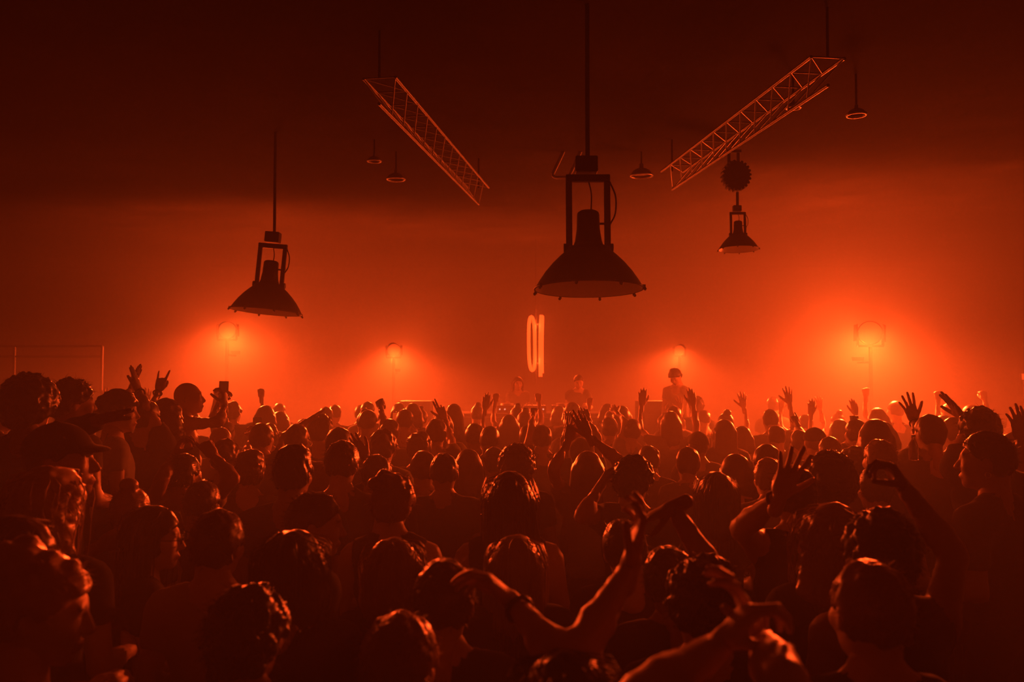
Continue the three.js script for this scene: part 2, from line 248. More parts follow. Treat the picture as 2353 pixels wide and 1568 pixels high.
function solveJoint(S, px, py, L, side) {                  // the point on the sight line through (px, py) that is L away from S
  const dir = ray(px, py), o = V(0, EYE, 0).sub(S), a = dir.dot(dir), b = 2 * o.dot(dir), c = o.dot(o) - L * L, q = b * b - 4 * a * c;
  if (q >= 0) return V(0, EYE, 0).addScaledVector(dir, (-b + side * Math.sqrt(q)) / (2 * a));
  const p = V(0, EYE, 0).addScaledVector(dir, -b / (2 * a)), dist = p.distanceTo(S);
  return S.clone().addScaledVector(p.sub(S).normalize(), Math.min(dist, L * 1.18));
}
/* px, py: middle of the head on the photograph; d: distance; o: hair, tone, hairTone, top, yaw (0 faces the stage, + turns to the right wall), head [yaw, pitch, roll], arms, base */
function person(px, py, d, o, label, group) {
  const base = o.base ?? 0, head = at(px, py, d), height = Math.min(2.0, Math.max(1.42, head.y - base + 0.118)), s = height / 1.75, yaw = -(o.yaw ?? 0), build = o.build ?? 1;
  const lod = d < 2.75 ? 0 : d < 5.1 ? 1 : d < 7.5 ? 2 : 3, HB = [0.022, 0.029, 0.038, 0.048][lod], HH = [0.0068, 0.0095, 0.0135, 0.019][lod], HA = [0.0045, 0.0055, 0.0065, 0.008][lod], HR = [0.0066, 0.0095, 0.0145, 0.02][lod], HS = [0.017, 0.024, 0.034, 0.046][lod];
  const g = thing('person', label, 'person', group), rot = new THREE.Quaternion().setFromAxisAngle(V(0, 1, 0), yaw), inv = rot.clone().invert();
  const lean = o.lean ?? [rr(-0.02, 0.02), rr(-0.05, 0.0)];  // where the head is, sideways and forward, from above the feet
  const hs = s * (o.headScale ?? (0.5 + 0.5 / s)), hc = V(lean[0], height - 0.118 * hs, lean[1] - 0.015);
  const off = hc.clone().applyQuaternion(rot); g.position.set(head.x - off.x, base, head.z - off.z); g.quaternion.copy(rot);
  const L = v => v.clone().sub(g.position).applyQuaternion(inv), W = v => v.clone().applyQuaternion(rot).add(g.position);
  const up = (x, y, z) => { const t = Math.max(0, (y * s - 0.95 * s) / (0.7 * s)); return V(x * s * (y > 1 ? build : 1) + lean[0] * t, y * s, z * s + lean[1] * t); };
  // skeleton
  const neck = up(0, 1.47, 0.012), arms = [];
  for (const side of [-1, 1]) {
    const spec = o.arms?.[side < 0 ? 'l' : 'r']; let sh = up(side * 0.178, 1.405, 0.005), el, wr, fd, pn, pose = 'relax', spot;
    if (spec?.e) {
      const e0 = L(at(spec.e[0], spec.e[1], d)); if (e0.y > sh.y - 0.02) { sh.y += 0.045; sh.x -= side * 0.018; }
      el = L(solveJoint(W(sh), spec.e[0], spec.e[1], 0.285 * s, spec.s ?? 1)); wr = L(solveJoint(W(el), spec.w[0], spec.w[1], 0.255 * s, spec.s2 ?? 1)); pose = spec.hand ?? 'open';
      fd = spec.f ? L(V(0, EYE, 0).addScaledVector(ray(spec.f[0], spec.f[1]), -W(wr).z + (spec.fz ?? 0))).sub(wr).normalize() : wr.clone().sub(el).normalize();
      pn = { f: V(0, 0, -1), b: V(0, 0, 1), l: V(-1, 0, 0), r: V(1, 0, 0), d: V(0, -1, 0.001) }[spec.palm ?? 'f'].clone().applyQuaternion(inv);
    } else if (spec === 'up') { el = sh.clone().add(V(side * 0.12, 0.17, -0.18).multiplyScalar(s)); wr = el.clone().add(V(-side * 0.03, 0.24, -0.05).multiplyScalar(s)); fd = V(-side * 0.1, 1, -0.1).normalize(); pn = V(0, 0, -1); sh.y += 0.04; pose = o.handUp ?? 'open'; }
    else { el = sh.clone().add(V(side * 0.055, -0.265, 0.03 + rr(-0.03, 0.03)).multiplyScalar(s)); const k = spec === 'down' ? 0 : 1; wr = el.clone().add((k ? V(-side * 0.07, 0.02 + rr(-0.12, 0.1), -0.23) : V(-side * 0.01, -0.25, -0.05)).multiplyScalar(s)); fd = wr.clone().sub(el).normalize(); pn = k ? V(-side, -0.3, 0) : V(-side, 0, 0); }
    arms.push({ side, sh, el, wr, fd, pn: pn.clone().addScaledVector(fd, -pn.dot(fd)).normalize(), pose });
  }
  const b = build, trunk = g2 => [ell(up(0, 0.97, 0.005), [(0.158 + g2) * s, 0.115 * s, (0.112 + g2) * s], 0.05), ell(up(0, 1.12, 0), [(0.132 + g2) * s * b, 0.14 * s, (0.098 + g2) * s], 0.06), ell(up(0, 1.29, 0.002), [(0.158 + g2) * s * b, 0.155 * s, (0.108 + g2) * s], 0.06),
    cap(arms[0].sh.clone().multiplyScalar(0.85).add(up(0, 1.395, 0.01).multiplyScalar(0.15)), arms[1].sh.clone().multiplyScalar(0.85).add(up(0, 1.395, 0.01).multiplyScalar(0.15)), (0.06 + g2) * s, (0.06 + g2) * s, 0.05), ...[-1, 1].map(q => cap(up(q * 0.03, 1.49, 0.025), up(q * 0.14, 1.42, 0.015), 0.045 * s, (0.045 + g2) * s, 0.05))];
  // body: skin
  const P = trunk(0); P.push(cap(up(0, 1.4, 0.012), hc.clone().add(V(0, -0.06 * hs, 0.025)), 0.06 * s, 0.053 * s, 0.04));
  for (const q of [-1, 1]) { P.push(cap(V(q * 0.088 * s, 0.9 * s, 0), V(q * 0.1 * s, 0.48 * s, -0.01), 0.085 * s, 0.058 * s, 0.03), cap(V(q * 0.1 * s, 0.48 * s, -0.01), V(q * 0.105 * s, 0.08 * s, 0.01), 0.056 * s, 0.04 * s, 0.03), cap(V(q * 0.105 * s, 0.042, 0.02), V(q * 0.12 * s, 0.038, -0.13 * s), 0.038, 0.032, 0.03)); }
  for (const a of arms) { const thick = o.armThick ?? 1, m = a.el.clone().lerp(a.wr, 0.3); P.push(cap(a.sh, a.el, 0.054 * s * thick, 0.041 * s * thick, 0.035), cap(a.el, m, 0.041 * s * thick, 0.043 * s * thick, 0.02), cap(m, a.wr, 0.043 * s * thick, 0.0275 * s * thick, 0.02)); }
  const geos = [tinted(skinned(P, HB))];
  const he = new THREE.Euler((o.head?.[1] ?? rr(-0.06, 0.1)) * -1, -(o.head?.[0] ?? rr(-0.15, 0.15)), -(o.head?.[2] ?? rr(-0.08, 0.08)), 'YXZ'), hm = new THREE.Matrix4().compose(hc, new THREE.Quaternion().setFromEuler(he), V(hs, hs, hs));
  geos.push(headGeo(HH).clone().applyMatrix4(hm));
  for (const a of arms) {
    const hidden = !(o.arms?.[a.side < 0 ? 'l' : 'r']), hg = handGeo(a.pose, hidden ? (lod < 2 ? 0.011 : 0.016) : HA).clone(), y = a.fd, z = a.pn.clone().multiplyScalar(-1), x = new THREE.Vector3().crossVectors(y, z);
    const m = new THREE.Matrix4().makeBasis(x, y, z); if (a.side < 0) { m.multiply(new THREE.Matrix4().makeScale(-1, 1, 1)); const ix = hg.index.array; for (let i = 0; i < ix.length; i += 3) { const t = ix[i]; ix[i] = ix[i + 1]; ix[i + 1] = t; } }
    m.scale(V(s, s, s)).setPosition(a.wr); hg.applyMatrix4(m); geos.push(hg);
  }
  part('body', mergeGeometries(geos), SKIN[o.skin ?? Math.floor(rnd() * 4)], g);
  // hair, cap
  const put = (name, geo, mat, k = 1) => { const m = part(name, geo, mat, g); m.position.copy(hc); m.quaternion.setFromEuler(he); m.scale.setScalar(hs * k); return m; };
  const hair = o.hair ?? 'short', tone = o.hairTone ?? ['black', 'brown', 'brown', 'light'][Math.floor(rnd() * 4)];
  if (hair === 'cap') { put('hair', hairGeo('under', HR, 0), HAIR[tone]); put('cap', capGeo(HR), CLOTH[o.capTone ?? 'charcoal']); }
  else if (hair !== 'bald') put('hair', hairGeo(hair, HR, o.v ?? Math.floor(rnd() * 2)), HAIR[tone]);
  if (o.glasses) { const gm = std(lin(0.01, 0.01, 0.01), 0.3), gg = []; for (const q of [-1, 1]) gg.push(new THREE.TorusGeometry(0.021, 0.0022, 6, 20).translate(q * 0.03, 0.006, -0.112), rod(V(q * 0.05, 0.008, -0.108), V(q * 0.08, 0.012, 0.01), 0.002)); gg.push(rod(V(-0.01, 0.01, -0.113), V(0.01, 0.01, -0.113), 0.002)); put('glasses', mergeGeometries(gg.map(x => x.toNonIndexed())), gm); }
  if (o.earring) put('earring', new THREE.TorusGeometry(0.011, 0.0022, 6, 18).rotateY(Math.PI / 2).translate(0.088 * o.earring, -0.045, 0.012), std(lin(0.9, 0.75, 0.5), 0.2, 1));
  if (o.band) { const hb = new THREE.TorusGeometry(0.101, 0.006, 6, 32).rotateX(Math.PI / 2).scale(0.93, 2.2, 1.18).translate(0, 0.055, 0.012); put('headband', hb, CLOTH[o.band]); }
  for (const a of arms) if (o.bracelet === a.side) { const q = new THREE.Quaternion().setFromUnitVectors(V(0, 0, 1), a.wr.clone().sub(a.el).normalize()); part('bracelet', new THREE.TorusGeometry(0.033 * s, 0.006, 6, 18).applyQuaternion(q).translate(...a.wr.clone().lerp(a.el, 0.12).toArray()), std(lin(0.05, 0.04, 0.04), 0.5), g); }
  // clothes
  const top = o.top ?? ['black', 'charcoal', 'navy', 'olive', 'grey', 'sand'][Math.floor(rnd() * 6)];
  if (top !== 'none') {
    const Q = trunk(0.013), sleeve = o.sleeve ?? 0.5;
    for (const a of arms) if (sleeve > 0) {
      const ax = a.el.clone().sub(a.sh).normalize(), u = Math.min(sleeve, 1), end = a.sh.clone().lerp(a.el, u); Q.push(cap(a.sh, end.clone().addScaledVector(ax, 0.03), 0.068 * s, (0.068 - 0.012 * u) * s, 0.04, sleeve < 1 ? [end, ax] : null));
      if (sleeve > 1) { const fx = a.wr.clone().sub(a.el).normalize(), e2 = a.el.clone().lerp(a.wr, sleeve - 1); Q.push(cap(a.el, e2.clone().addScaledVector(fx, 0.03), 0.057 * s, 0.045 * s, 0.03, [e2, fx])); }
    } else Q.push(...[]);
    Q.push({ ...cap(up(0, 1.44, 0.0), hc, 0.072 * s, 0.07 * s, 0.01), sub: 1 });
    const ph = rnd() * 50, hem = 0.9 * s;
    part(sleeve > 1 ? 'sweater' : sleeve > 0 ? 'shirt' : 'vest_top', skinned(Q, HS, { amp: 0.012, disp: (x, y, z) => 0.016 * noise(x * 13 + ph, y * 9 + x * 6, z * 13) + 0.007 * noise(x * 34, y * 22 + ph, z * 34), trim: (x, y, z) => Math.max(hem - y, sleeve === 0 ? Math.abs(x) - 0.17 * s * b : -1) }), CLOTH[top], g);
  }
  const tr = part('trousers', trouserGeo(lod < 2 ? 0.035 : 0.05), DENIM, g); tr.scale.setScalar(s);
  for (const q of [-1, 1]) { const sh = part('shoe', shoeGeo(0.032), SHOE, g); sh.position.set(q * 0.108 * s, 0, 0.0); sh.rotation.y = -q * 0.1; }
  PEOPLE.push({ x: g.position.x, z: g.position.z, px, py, d, height });
  g.userData.joints = arms.map(a => ({ wr: W(a.wr), fd: a.fd.clone().applyQuaternion(rot), pn: a.pn.clone().applyQuaternion(rot) }));
  return g;
}

// ---------------------------------------------------------------- the hall
function mottled(size, base, spread, cracks) {             // bare plaster: stains, grain and hairline cracks
  const d = new Uint8Array(size * size * 4), f = 64 / size * 1;
  const w = (x, y, s, k) => { const p = 64 / s | 0 || 1, X = x * f / s, Y = y * f / s, ix = Math.floor(X), iy = Math.floor(Y), u = X - ix, v = Y - iy, H = (a, b) => hash(((a % p) + p) % p, ((b % p) + p) % p, k), l = (a, b, t) => a + (b - a) * t * t * (3 - 2 * t); return l(l(H(ix, iy), H(ix + 1, iy), u), l(H(ix, iy + 1), H(ix + 1, iy + 1), u), v); };
  for (let y = 0; y < size; y++) for (let x = 0; x < size; x++) {
    const a = w(x, y, 16, 1) * 0.45 + w(x, y, 4, 2) * 0.3 + w(x, y, 1, 3) * 0.15 + w(x, y, 0.25, 4) * 0.1, ridge = Math.abs(w(x, y, 8, 5) * 0.6 + w(x, y, 2, 6) * 0.4 - 0.5); let v = base + spread * (a - 0.5) * 2; if (cracks && ridge < 0.006) v *= 0.45;
    d.set([v * 1.05, v, v * 0.94, 255].map(q => Math.max(0, Math.min(255, q))), (y * size + x) * 4);
  }
  const t = new THREE.DataTexture(d, size, size); t.wrapS = t.wrapT = THREE.RepeatWrapping; t.magFilter = THREE.LinearFilter; t.colorSpace = THREE.SRGBColorSpace; t.needsUpdate = true; return t;
}
const plaster = mottled(512, 34, 34, true), concrete = mottled(512, 45, 25, false);
const rep = (t, x, y) => { const c = t.clone(); c.repeat.set(x, y); c.needsUpdate = true; return c; };
const X0 = -12.6, X1 = 12.6, Z0 = -20, Z1 = 3.2, TOP = 4.6;
structure('floor', boxAt(X1 - X0 + 0.6, 0.3, Z1 - Z0 + 0.6, 0, -0.15, (Z0 + Z1) / 2), std(0xffffff, 0.7, 0, { map: rep(concrete, 6, 6) }), 'dark concrete dance floor under the crowd');
structure('ceiling', boxAt(X1 - X0 + 0.6, 0.3, Z1 - Z0 + 0.6, 0, TOP + 0.15, (Z0 + Z1) / 2), std(0xffffff, 0.95, 0, { map: rep(plaster, 4, 4) }), 'dark stained plaster ceiling with hairline cracks');
structure('wall_back', boxAt(X1 - X0 + 0.6, TOP, 0.3, 0, TOP / 2, Z0 - 0.15), std(0xffffff, 0.95, 0, { map: rep(plaster, 4, 1.3) }), 'bare stained back wall lost in the orange haze');
structure('wall_left', boxAt(0.3, TOP, Z1 - Z0, X0 - 0.15, TOP / 2, (Z0 + Z1) / 2), std(0xffffff, 0.95, 0, { map: rep(plaster, 4, 1.3) }), 'dark plaster wall on the side of the riser');
structure('wall_right', boxAt(0.3, TOP, Z1 - Z0, X1 + 0.15, TOP / 2, (Z0 + Z1) / 2), std(0xffffff, 0.95, 0, { map: rep(plaster, 4, 1.3) }), 'dark plaster wall on the side of the large blinder');
structure('wall_front', boxAt(X1 - X0 + 0.6, TOP, 0.3, 0, TOP / 2, Z1 + 0.15), std(0xffffff, 0.95, 0, { map: rep(plaster, 4, 1.3) }), 'plaster wall behind the photographer');
const BLACK = std(lin(0.02, 0.02, 0.022), 0.7), STEEL = std(lin(0.3, 0.29, 0.28), 0.45, 0.9), DARKSTEEL = std(lin(0.06, 0.058, 0.056), 0.5, 0.7), PAINT = std(lin(0.035, 0.033, 0.032), 0.45), ENAMEL = std(lin(0.75, 0.73, 0.7), 0.4), ALU = std(lin(0.55, 0.53, 0.5), 0.38, 0.9);
const MATTE = new THREE.MeshPhysicalMaterial({ color: lin(0.012, 0.012, 0.012), roughness: 1, specularIntensity: 0.15 });
const STAGE = 0.5;
const deck = structure('stage_platform', new RoundedBoxGeometry(13.5, STAGE, 5.4, 2, 0.02).translate(0, STAGE / 2, -14.75), BLACK, 'low black stage platform across the end of the hall');
const RISER = 0.26;
structure('riser_platform', new RoundedBoxGeometry(3.4, RISER, 4.0, 2, 0.015).translate(-3.86, RISER / 2, -5.75), BLACK, 'low black riser that lifts the group by the wall');

// ---------------------------------------------------------------- stage lights
for (const q of STAGE_LIGHTS) {
  const p = at(q.px, q.py, q.d), onStage = p.z < -12.1 && Math.abs(p.x) < 6.6, y0 = onStage ? STAGE : 0, o = thing('stage_blinder', q.label, 'stage light'); o.position.set(p.x, y0, p.z);
  const c = V(0, p.y - y0 + 0.16, 0), aim = V(p.x * 0.45 - p.x, -7.15, 6).normalize(), face = V(p.x * 0.35 - p.x, -1.1, 6).normalize(), turn = new THREE.Quaternion().setFromUnitVectors(V(0, 0, 1), face), r = q.r, place = (g) => g.applyQuaternion(turn).translate(c.x, c.y, c.z);
  part('housing', place(new THREE.LatheGeometry([[0.02, -0.34], [r * 0.6, -0.33], [r * 0.9, -0.22], [r * 1.04, -0.02], [r * 1.08, 0.0], [r * 1.08, 0.03], [r * 1.01, 0.03], [r * 1.0, -0.01]].map(a => new THREE.Vector2(...a)), 40).rotateX(Math.PI / 2)), MATTE, o);
  part('lens', place(new THREE.CircleGeometry(r, 40)), new THREE.MeshPhysicalMaterial({ color: 0x000000, emissive: LAMP, emissiveIntensity: 2.0, roughness: 1, specularIntensity: 0 }), o);
  for (const e of [-1, 1]) { const door = part('barn_door', place(new RoundedBoxGeometry(0.008, r * 1.5, r * 0.6, 1, 0.003).rotateY(e * 0.4).translate(e * r * 1.2, 0, r * 0.28)), MATTE, o); part('hinge', place(rod(V(e * r * 1.08, -r * 0.8, 0.02), V(e * r * 1.08, r * 0.8, 0.02), 0.008)), MATTE, door); }
  const yoke = []; for (const s of [-1, 1]) yoke.push(boxAt(0.02, r * 1.25, 0.04, s * (r * 1.14), c.y - r * 0.6, 0)); yoke.push(boxAt(r * 2.3, 0.03, 0.04, 0, c.y - r * 1.2, 0)); part('yoke', mergeGeometries(yoke), MATTE, o);
  part('pole', rod(V(0, 0.02, 0), V(0, c.y - r * 1.2, 0), 0.025), MATTE, o);
  part('base_plate', new THREE.CylinderGeometry(0.28, 0.3, 0.03, 32).translate(0, 0.015, 0), MATTE, o);
  part('added_uplight_bracket', rod(V(0, c.y - 0.4, 0), V(0, c.y - 0.4, -0.42), 0.014), MATTE, o);  // carries the added uplight below
  const l = new THREE.SpotLight(LAMP, q.power, 0, q.cone * Math.PI / 180, 0.12); l.name = 'blinder_beam'; l.position.copy(c).addScaledVector(face, r * 1.2); l.shadow.radius = r * 1.5 / 0.02; l.castShadow = true; l.shadow.mapSize.set(1024, 1024); l.target.position.copy(l.position).addScaledVector(aim, 4); o.add(l, l.target);
  // added uplight and its glowing lens, brightening the haze above and behind the lamp
  const upPos = V(0, c.y - 0.34, -0.42); part('added_uplight_lens', new THREE.CylinderGeometry(r * 0.55, r * 0.5, 0.05, 28).translate(upPos.x, upPos.y - 0.01, upPos.z), new THREE.MeshPhysicalMaterial({ color: 0x000000, emissive: LAMP, emissiveIntensity: 0.8, roughness: 1, specularIntensity: 0 }), o);
  const g = new THREE.SpotLight(LAMP, q.glow, 0, 86 * Math.PI / 180, 0.2); g.name = 'added_uplight'; g.position.copy(upPos).add(V(0, 0.03, 0)); g.target.position.copy(upPos).add(V(0, 4, -3.0)); g.shadow.radius = r * 2.6 / 0.02; g.castShadow = true; o.add(g, g.target);
  const w = new THREE.PointLight(LAMP, q.halo); w.name = 'added_halo_light'; w.position.copy(c).addScaledVector(face, r * 3).add(V(0, -0.2, 0)); w.shadow.radius = r * 3.4 / 0.02; w.castShadow = true; o.add(w);   // added point light that rounds the halo in the haze
}

// ---------------------------------------------------------------- neon sign over the DJ desk
{
  const p = at(1232, 795, 15.6), o = thing('neon_sign', 'two upright neon tubes, a narrow loop beside a thick bar, over the stage', 'neon sign'); o.position.set(p.x, p.y, p.z);
  const k = 15.6 / F, glow = new THREE.MeshStandardMaterial({ color: 0x000000, emissive: LAMP, emissiveIntensity: 6 }), X = x => (x - 1232) * k, Y = y => (795 - y) * k;
  const loop = []; for (let i = 0; i < 40; i++) { const a = i / 40 * Math.PI * 2, w = 7; loop.push(V(X(1222) + Math.cos(a) * w * k - Math.sin(a) * 0.01, Y(790) + Math.sign(Math.sin(a)) * Math.pow(Math.abs(Math.sin(a)), 0.55) * 62 * k, 0)); }
  part('neon_loop_tube', tube(loop, 0.032, 120, 8, true), glow, o);
  part('neon_bar_tube', tube([V(X(1242), Y(866), 0), V(X(1241.5), Y(820), 0), V(X(1242), Y(760), 0), V(X(1244), Y(724), 0)], 0.036, 40, 10), glow, o);
  part('neon_bar_tube', tube([V(X(1247), Y(858), 0.01), V(X(1246.5), Y(800), 0.01), V(X(1248), Y(726), 0.01)], 0.022, 40, 10), glow, o);
  const br = [rod(V(0, Y(700), -0.08), V(0, Y(880), -0.08), 0.02), rod(V(X(1214), Y(745), -0.06), V(X(1254), Y(745), -0.06), 0.012), rod(V(X(1214), Y(835), -0.06), V(X(1254), Y(835), -0.06), 0.012)]; part('mount_frame', mergeGeometries(br), DARKSTEEL, o);
  part('suspension_wire', rod(V(0, Y(700), -0.08), V(0, TOP - p.y, -0.08), 0.006), DARKSTEEL, o);
  for (const y of [750, 830]) { const l = new THREE.PointLight(LAMP, 10); l.name = 'neon_glow'; l.position.set(X(1236), Y(y), 0.08); l.shadow.radius = 4; l.castShadow = true; o.add(l); }
}

// ---------------------------------------------------------------- bell floodlights hanging over the crowd
function bellLamp(px, py, d, width, roll, pitch, label, mount) {
  const p = at(px, py, d), o = thing('pendant_floodlight', label, 'pendant lamp'); o.position.copy(p); const R = width / 2, s = R / 0.36, q = new THREE.Group();
  const turn = new THREE.Quaternion().setFromEuler(new THREE.Euler(pitch, 0, roll)), pl = g => g.scale(s, s, s).applyQuaternion(turn);
  const out = [[0.36, 0], [0.352, 0.012], [0.33, 0.05], [0.29, 0.11], [0.24, 0.17], [0.19, 0.22], [0.155, 0.25], [0.148, 0.265]], inn = out.map(([x, y]) => [x - 0.006, y - 0.004]).reverse();
  const vec = a => a.map(v => new THREE.Vector2(...v));
  part('shade', pl(new THREE.LatheGeometry(vec(out), 56)), PAINT, o);
  part('reflector', pl(new THREE.LatheGeometry(vec([...inn, ]), 56)), ENAMEL, o);
  const rim = part('rim', pl(new THREE.TorusGeometry(0.36, 0.007, 8, 64).rotateX(Math.PI / 2)), PAINT, o);
  part('lamp_neck', pl(new THREE.LatheGeometry(vec([[0.148, 0.25], [0.14, 0.275], [0.1, 0.29], [0.09, 0.32], [0.078, 0.4], [0.075, 0.5], [0.07, 0.515], [0.055, 0.525], [0.0, 0.53]]), 32)), PAINT, o);
  part('bulb', pl(new THREE.LatheGeometry(vec([[0, 0.06], [0.03, 0.068], [0.05, 0.1], [0.045, 0.15], [0.03, 0.2], [0.028, 0.27], [0, 0.275]]), 20)), std(lin(0.7, 0.7, 0.68), 0.25), o);
  for (let i = 0; i < 8; i++) { const a = i / 8 * Math.PI * 2 + 0.3, c = V(Math.cos(a) * 0.366, -0.004, Math.sin(a) * 0.366); part('rim_clip', pl(mergeGeometries([boxAt(0.018, 0.03, 0.018, c.x, c.y, c.z), new THREE.SphereGeometry(0.011, 8, 6).translate(c.x * 1.02, c.y - 0.014, c.z * 1.02)].map(g => g.toNonIndexed()))), PAINT, rim); }
  const h = mount.yoke, w = 0.128;
  for (const e of [-1, 1]) { const ya = part('yoke_arm', pl(new RoundedBoxGeometry(0.042, h, 0.03, 2, 0.006).translate(e * w, 0.25 + h / 2, 0)), PAINT, o); part('pivot_bolt', pl(new THREE.CylinderGeometry(0.03, 0.03, 0.03, 12).rotateZ(Math.PI / 2).translate(e * (w + 0.022), 0.275, 0)), DARKSTEEL, ya); }
  part('yoke_bar', pl(new RoundedBoxGeometry(w * 2 + 0.042, 0.05, 0.04, 2, 0.008).translate(0, 0.25 + h, 0)), PAINT, o);
  part('junction_box', pl(new RoundedBoxGeometry(0.15, 0.11, 0.1, 2, 0.01).translate(-0.01, 0.25 + h + 0.09, 0)), PAINT, o);
  part('stay_rod', pl(rod(V(w, 0.44, 0), V(0.07, 0.44, 0), 0.008)), PAINT, o);
  part('cable', pl(tube([V(w + 0.02, 0.25 + h * 0.95, 0), V(w + 0.055, 0.25 + h * 0.75, 0.01), V(w + 0.05, 0.25 + h * 0.5, 0.01), V(w + 0.015, 0.25 + h * 0.36, 0)], 0.006, 24, 6)), BLACK, o);
  part('cable', pl(tube([V(0.02, 0.53, 0), V(0.022, 0.25 + h * 0.8, 0), V(0.0, 0.25 + h, 0)], 0.005, 16, 6)), BLACK, o);
  const topc = V(0, 0.25 + h + 0.14, 0).multiplyScalar(s).applyQuaternion(turn); part('suspension_pole', rod(topc, V(topc.x, (mount.top ?? TOP) - p.y, topc.z), 0.016), DARKSTEEL, o);
  return o;
}
bellLamp(1353, 664, 5.6, 0.722, 0.0, -0.06, 'largest black bell floodlight with upright yoke, hung above the middle of the crowd', { yoke: 0.5 });
bellLamp(612, 716, 8.7, 0.725, -0.08, -0.04, 'tilted black bell floodlight hung before the glow by the phone filmer', { yoke: 0.43 });
bellLamp(1697, 573, 9.0, 0.42, 0.0, -0.05, 'smallest bell floodlight, hazy, hung under the toothed drum', { yoke: 0.42, top: at(1691, 405, 9.0).y - 0.17 });
{ // toothed drum over the small lamp
  const p = at(1691, 405, 9.0), o = thing('chain_drum', 'dark round toothed drum hung above the smallest bell floodlight', 'chain drum'); o.position.copy(p); const sh = new THREE.Shape(); const n = 22, R = 0.15;
  for (let i = 0; i < n * 4; i++) { const a = i / (n * 4) * Math.PI * 2, r = R * (i % 4 < 2 ? 1 : 0.87); i ? sh.lineTo(Math.cos(a) * r, Math.sin(a) * r * 1.08) : sh.moveTo(Math.cos(a) * r, Math.sin(a) * r * 1.08); }
  part('toothed_wheel', new THREE.ExtrudeGeometry(sh, { depth: 0.1, bevelEnabled: true, bevelSize: 0.006, bevelThickness: 0.006, bevelSegments: 1 }).translate(0, 0, -0.05), PAINT, o);
  part('hub', new THREE.CylinderGeometry(0.06, 0.07, 0.16, 20).rotateX(Math.PI / 2), DARKSTEEL, o);
  part('bracket', mergeGeometries([boxAt(0.03, 0.3, 0.02, -0.05, 0.14, -0.09), boxAt(0.03, 0.3, 0.02, 0.05, 0.14, -0.09), boxAt(0.16, 0.03, 0.05, 0, 0.29, -0.09)]), DARKSTEEL, o);
  part('hanging_pole', rod(V(0, 0.29, -0.09), V(0, TOP - p.y, -0.09), 0.018), DARKSTEEL, o);
}
// ---------------------------------------------------------------- ceiling: trusses, high-bay lamps, trapeze
function truss(a, b, w, label) {
  const o = thing('lighting_truss', label, 'truss'), dir = b.clone().sub(a), n = Math.max(4, Math.round(dir.length() / 0.3)), side = V(dir.z, 0, -dir.x).normalize().multiplyScalar(w / 2), dn = V(0, -w * 0.8, 0);
  o.position.copy(a); const z = V(0, 0, 0);
  for (const c of [side.clone(), side.clone().negate(), dn]) part('chord', rod(c, c.clone().add(dir), 0.013), ALU, o);
  for (let i = 0; i < n; i++) { const p = dir.clone().multiplyScalar(i / n), q = dir.clone().multiplyScalar((i + 1) / n); part('brace', rod(p.clone().add(side), q.clone().sub(side), 0.006, 0.006, 6), ALU, o); part('brace', rod(p.clone().add(side), q.clone().add(dn), 0.006, 0.006, 6), ALU, o); part('brace', rod(p.clone().sub(side), q.clone().add(dn), 0.006, 0.006, 6), ALU, o); part('rung', rod(p.clone().add(side), p.clone().sub(side), 0.006, 0.006, 6), ALU, o); }
  part('hanger', rod(side.clone().multiplyScalar(0), V(0, TOP - a.y, 0), 0.01), DARKSTEEL, o); part('hanger', rod(dir.clone(), dir.clone().setY(TOP - a.y), 0.01), DARKSTEEL, o);
  return o;
}
truss(V(-0.97, 4.25, -6.1), V(-0.39, 4.25, -9.8), 0.24, 'ceiling truss running to the stage above the tilted bell floodlight');
truss(V(2.16, 4.25, -5.7), V(1.72, 4.25, -9.0), 0.24, 'ceiling truss running to the stage above the toothed drum');
{ const p = at(1290, 408, 9.5), o = thing('lighting_trapeze', 'U-shaped hanging trapeze bar high between the two trusses', 'trapeze'); o.position.copy(p); const k = 9.5 / F, w = 20 * k;
  part('bar', tube([V(-w, 0.05, 0), V(-w * 0.9, 0.01, 0), V(0, 0, 0), V(w * 0.9, 0.01, 0), V(w, 0.05, 0)], 0.018, 30, 8), ALU, o); for (const s of [-1, 1]) part('drop_arm', rod(V(s * w, 0.04, 0), V(s * w + 0.12, TOP - p.y, 0.0), 0.022), ALU, o); }
function highBay(px, py, d, r, label) {
  const p = at(px, py, d), o = thing('high_bay_lamp', label, 'ceiling lamp'); o.position.copy(p); const y = TOP - p.y;
  part('shade', new THREE.LatheGeometry([[r, 0], [r * 0.96, r * 0.18], [r * 0.75, r * 0.48], [r * 0.4, r * 0.66], [r * 0.2, r * 0.72], [r * 0.2, r * 1.1], [0, r * 1.12]].map(a => new THREE.Vector2(...a)), 36), std(lin(0.3, 0.28, 0.26), 0.5), o);
  part('rim', new THREE.TorusGeometry(r, 0.012, 6, 40).rotateX(Math.PI / 2), ALU, o); part('diffuser', new THREE.CircleGeometry(r * 0.93, 36).rotateX(Math.PI / 2).translate(0, 0.02, 0), ENAMEL, o);
  part('hanging_rod', rod(V(0, r * 1.1, 0), V(0, y, 0), 0.01), DARKSTEEL, o);
}
highBay(910, 412, 9.5, 0.1, 'small dome lamp, unlit, under the ceiling beside the truss above the tilted floodlight');
highBay(1474, 404, 9.5, 0.122, 'small dome lamp, unlit, under the ceiling by the largest floodlight');
highBay(1823, 247, 7.0, 0.058, 'unlit disc lamp with pale face beside the truss over the drum');
highBay(1968, 264, 7.0, 0.076, 'unlit ring-shaped ceiling lamp next to the pale disc lamp');
highBay(860, 370, 9.0, 0.07, 'tiniest unlit ceiling lamp above the glow of the low blinder');
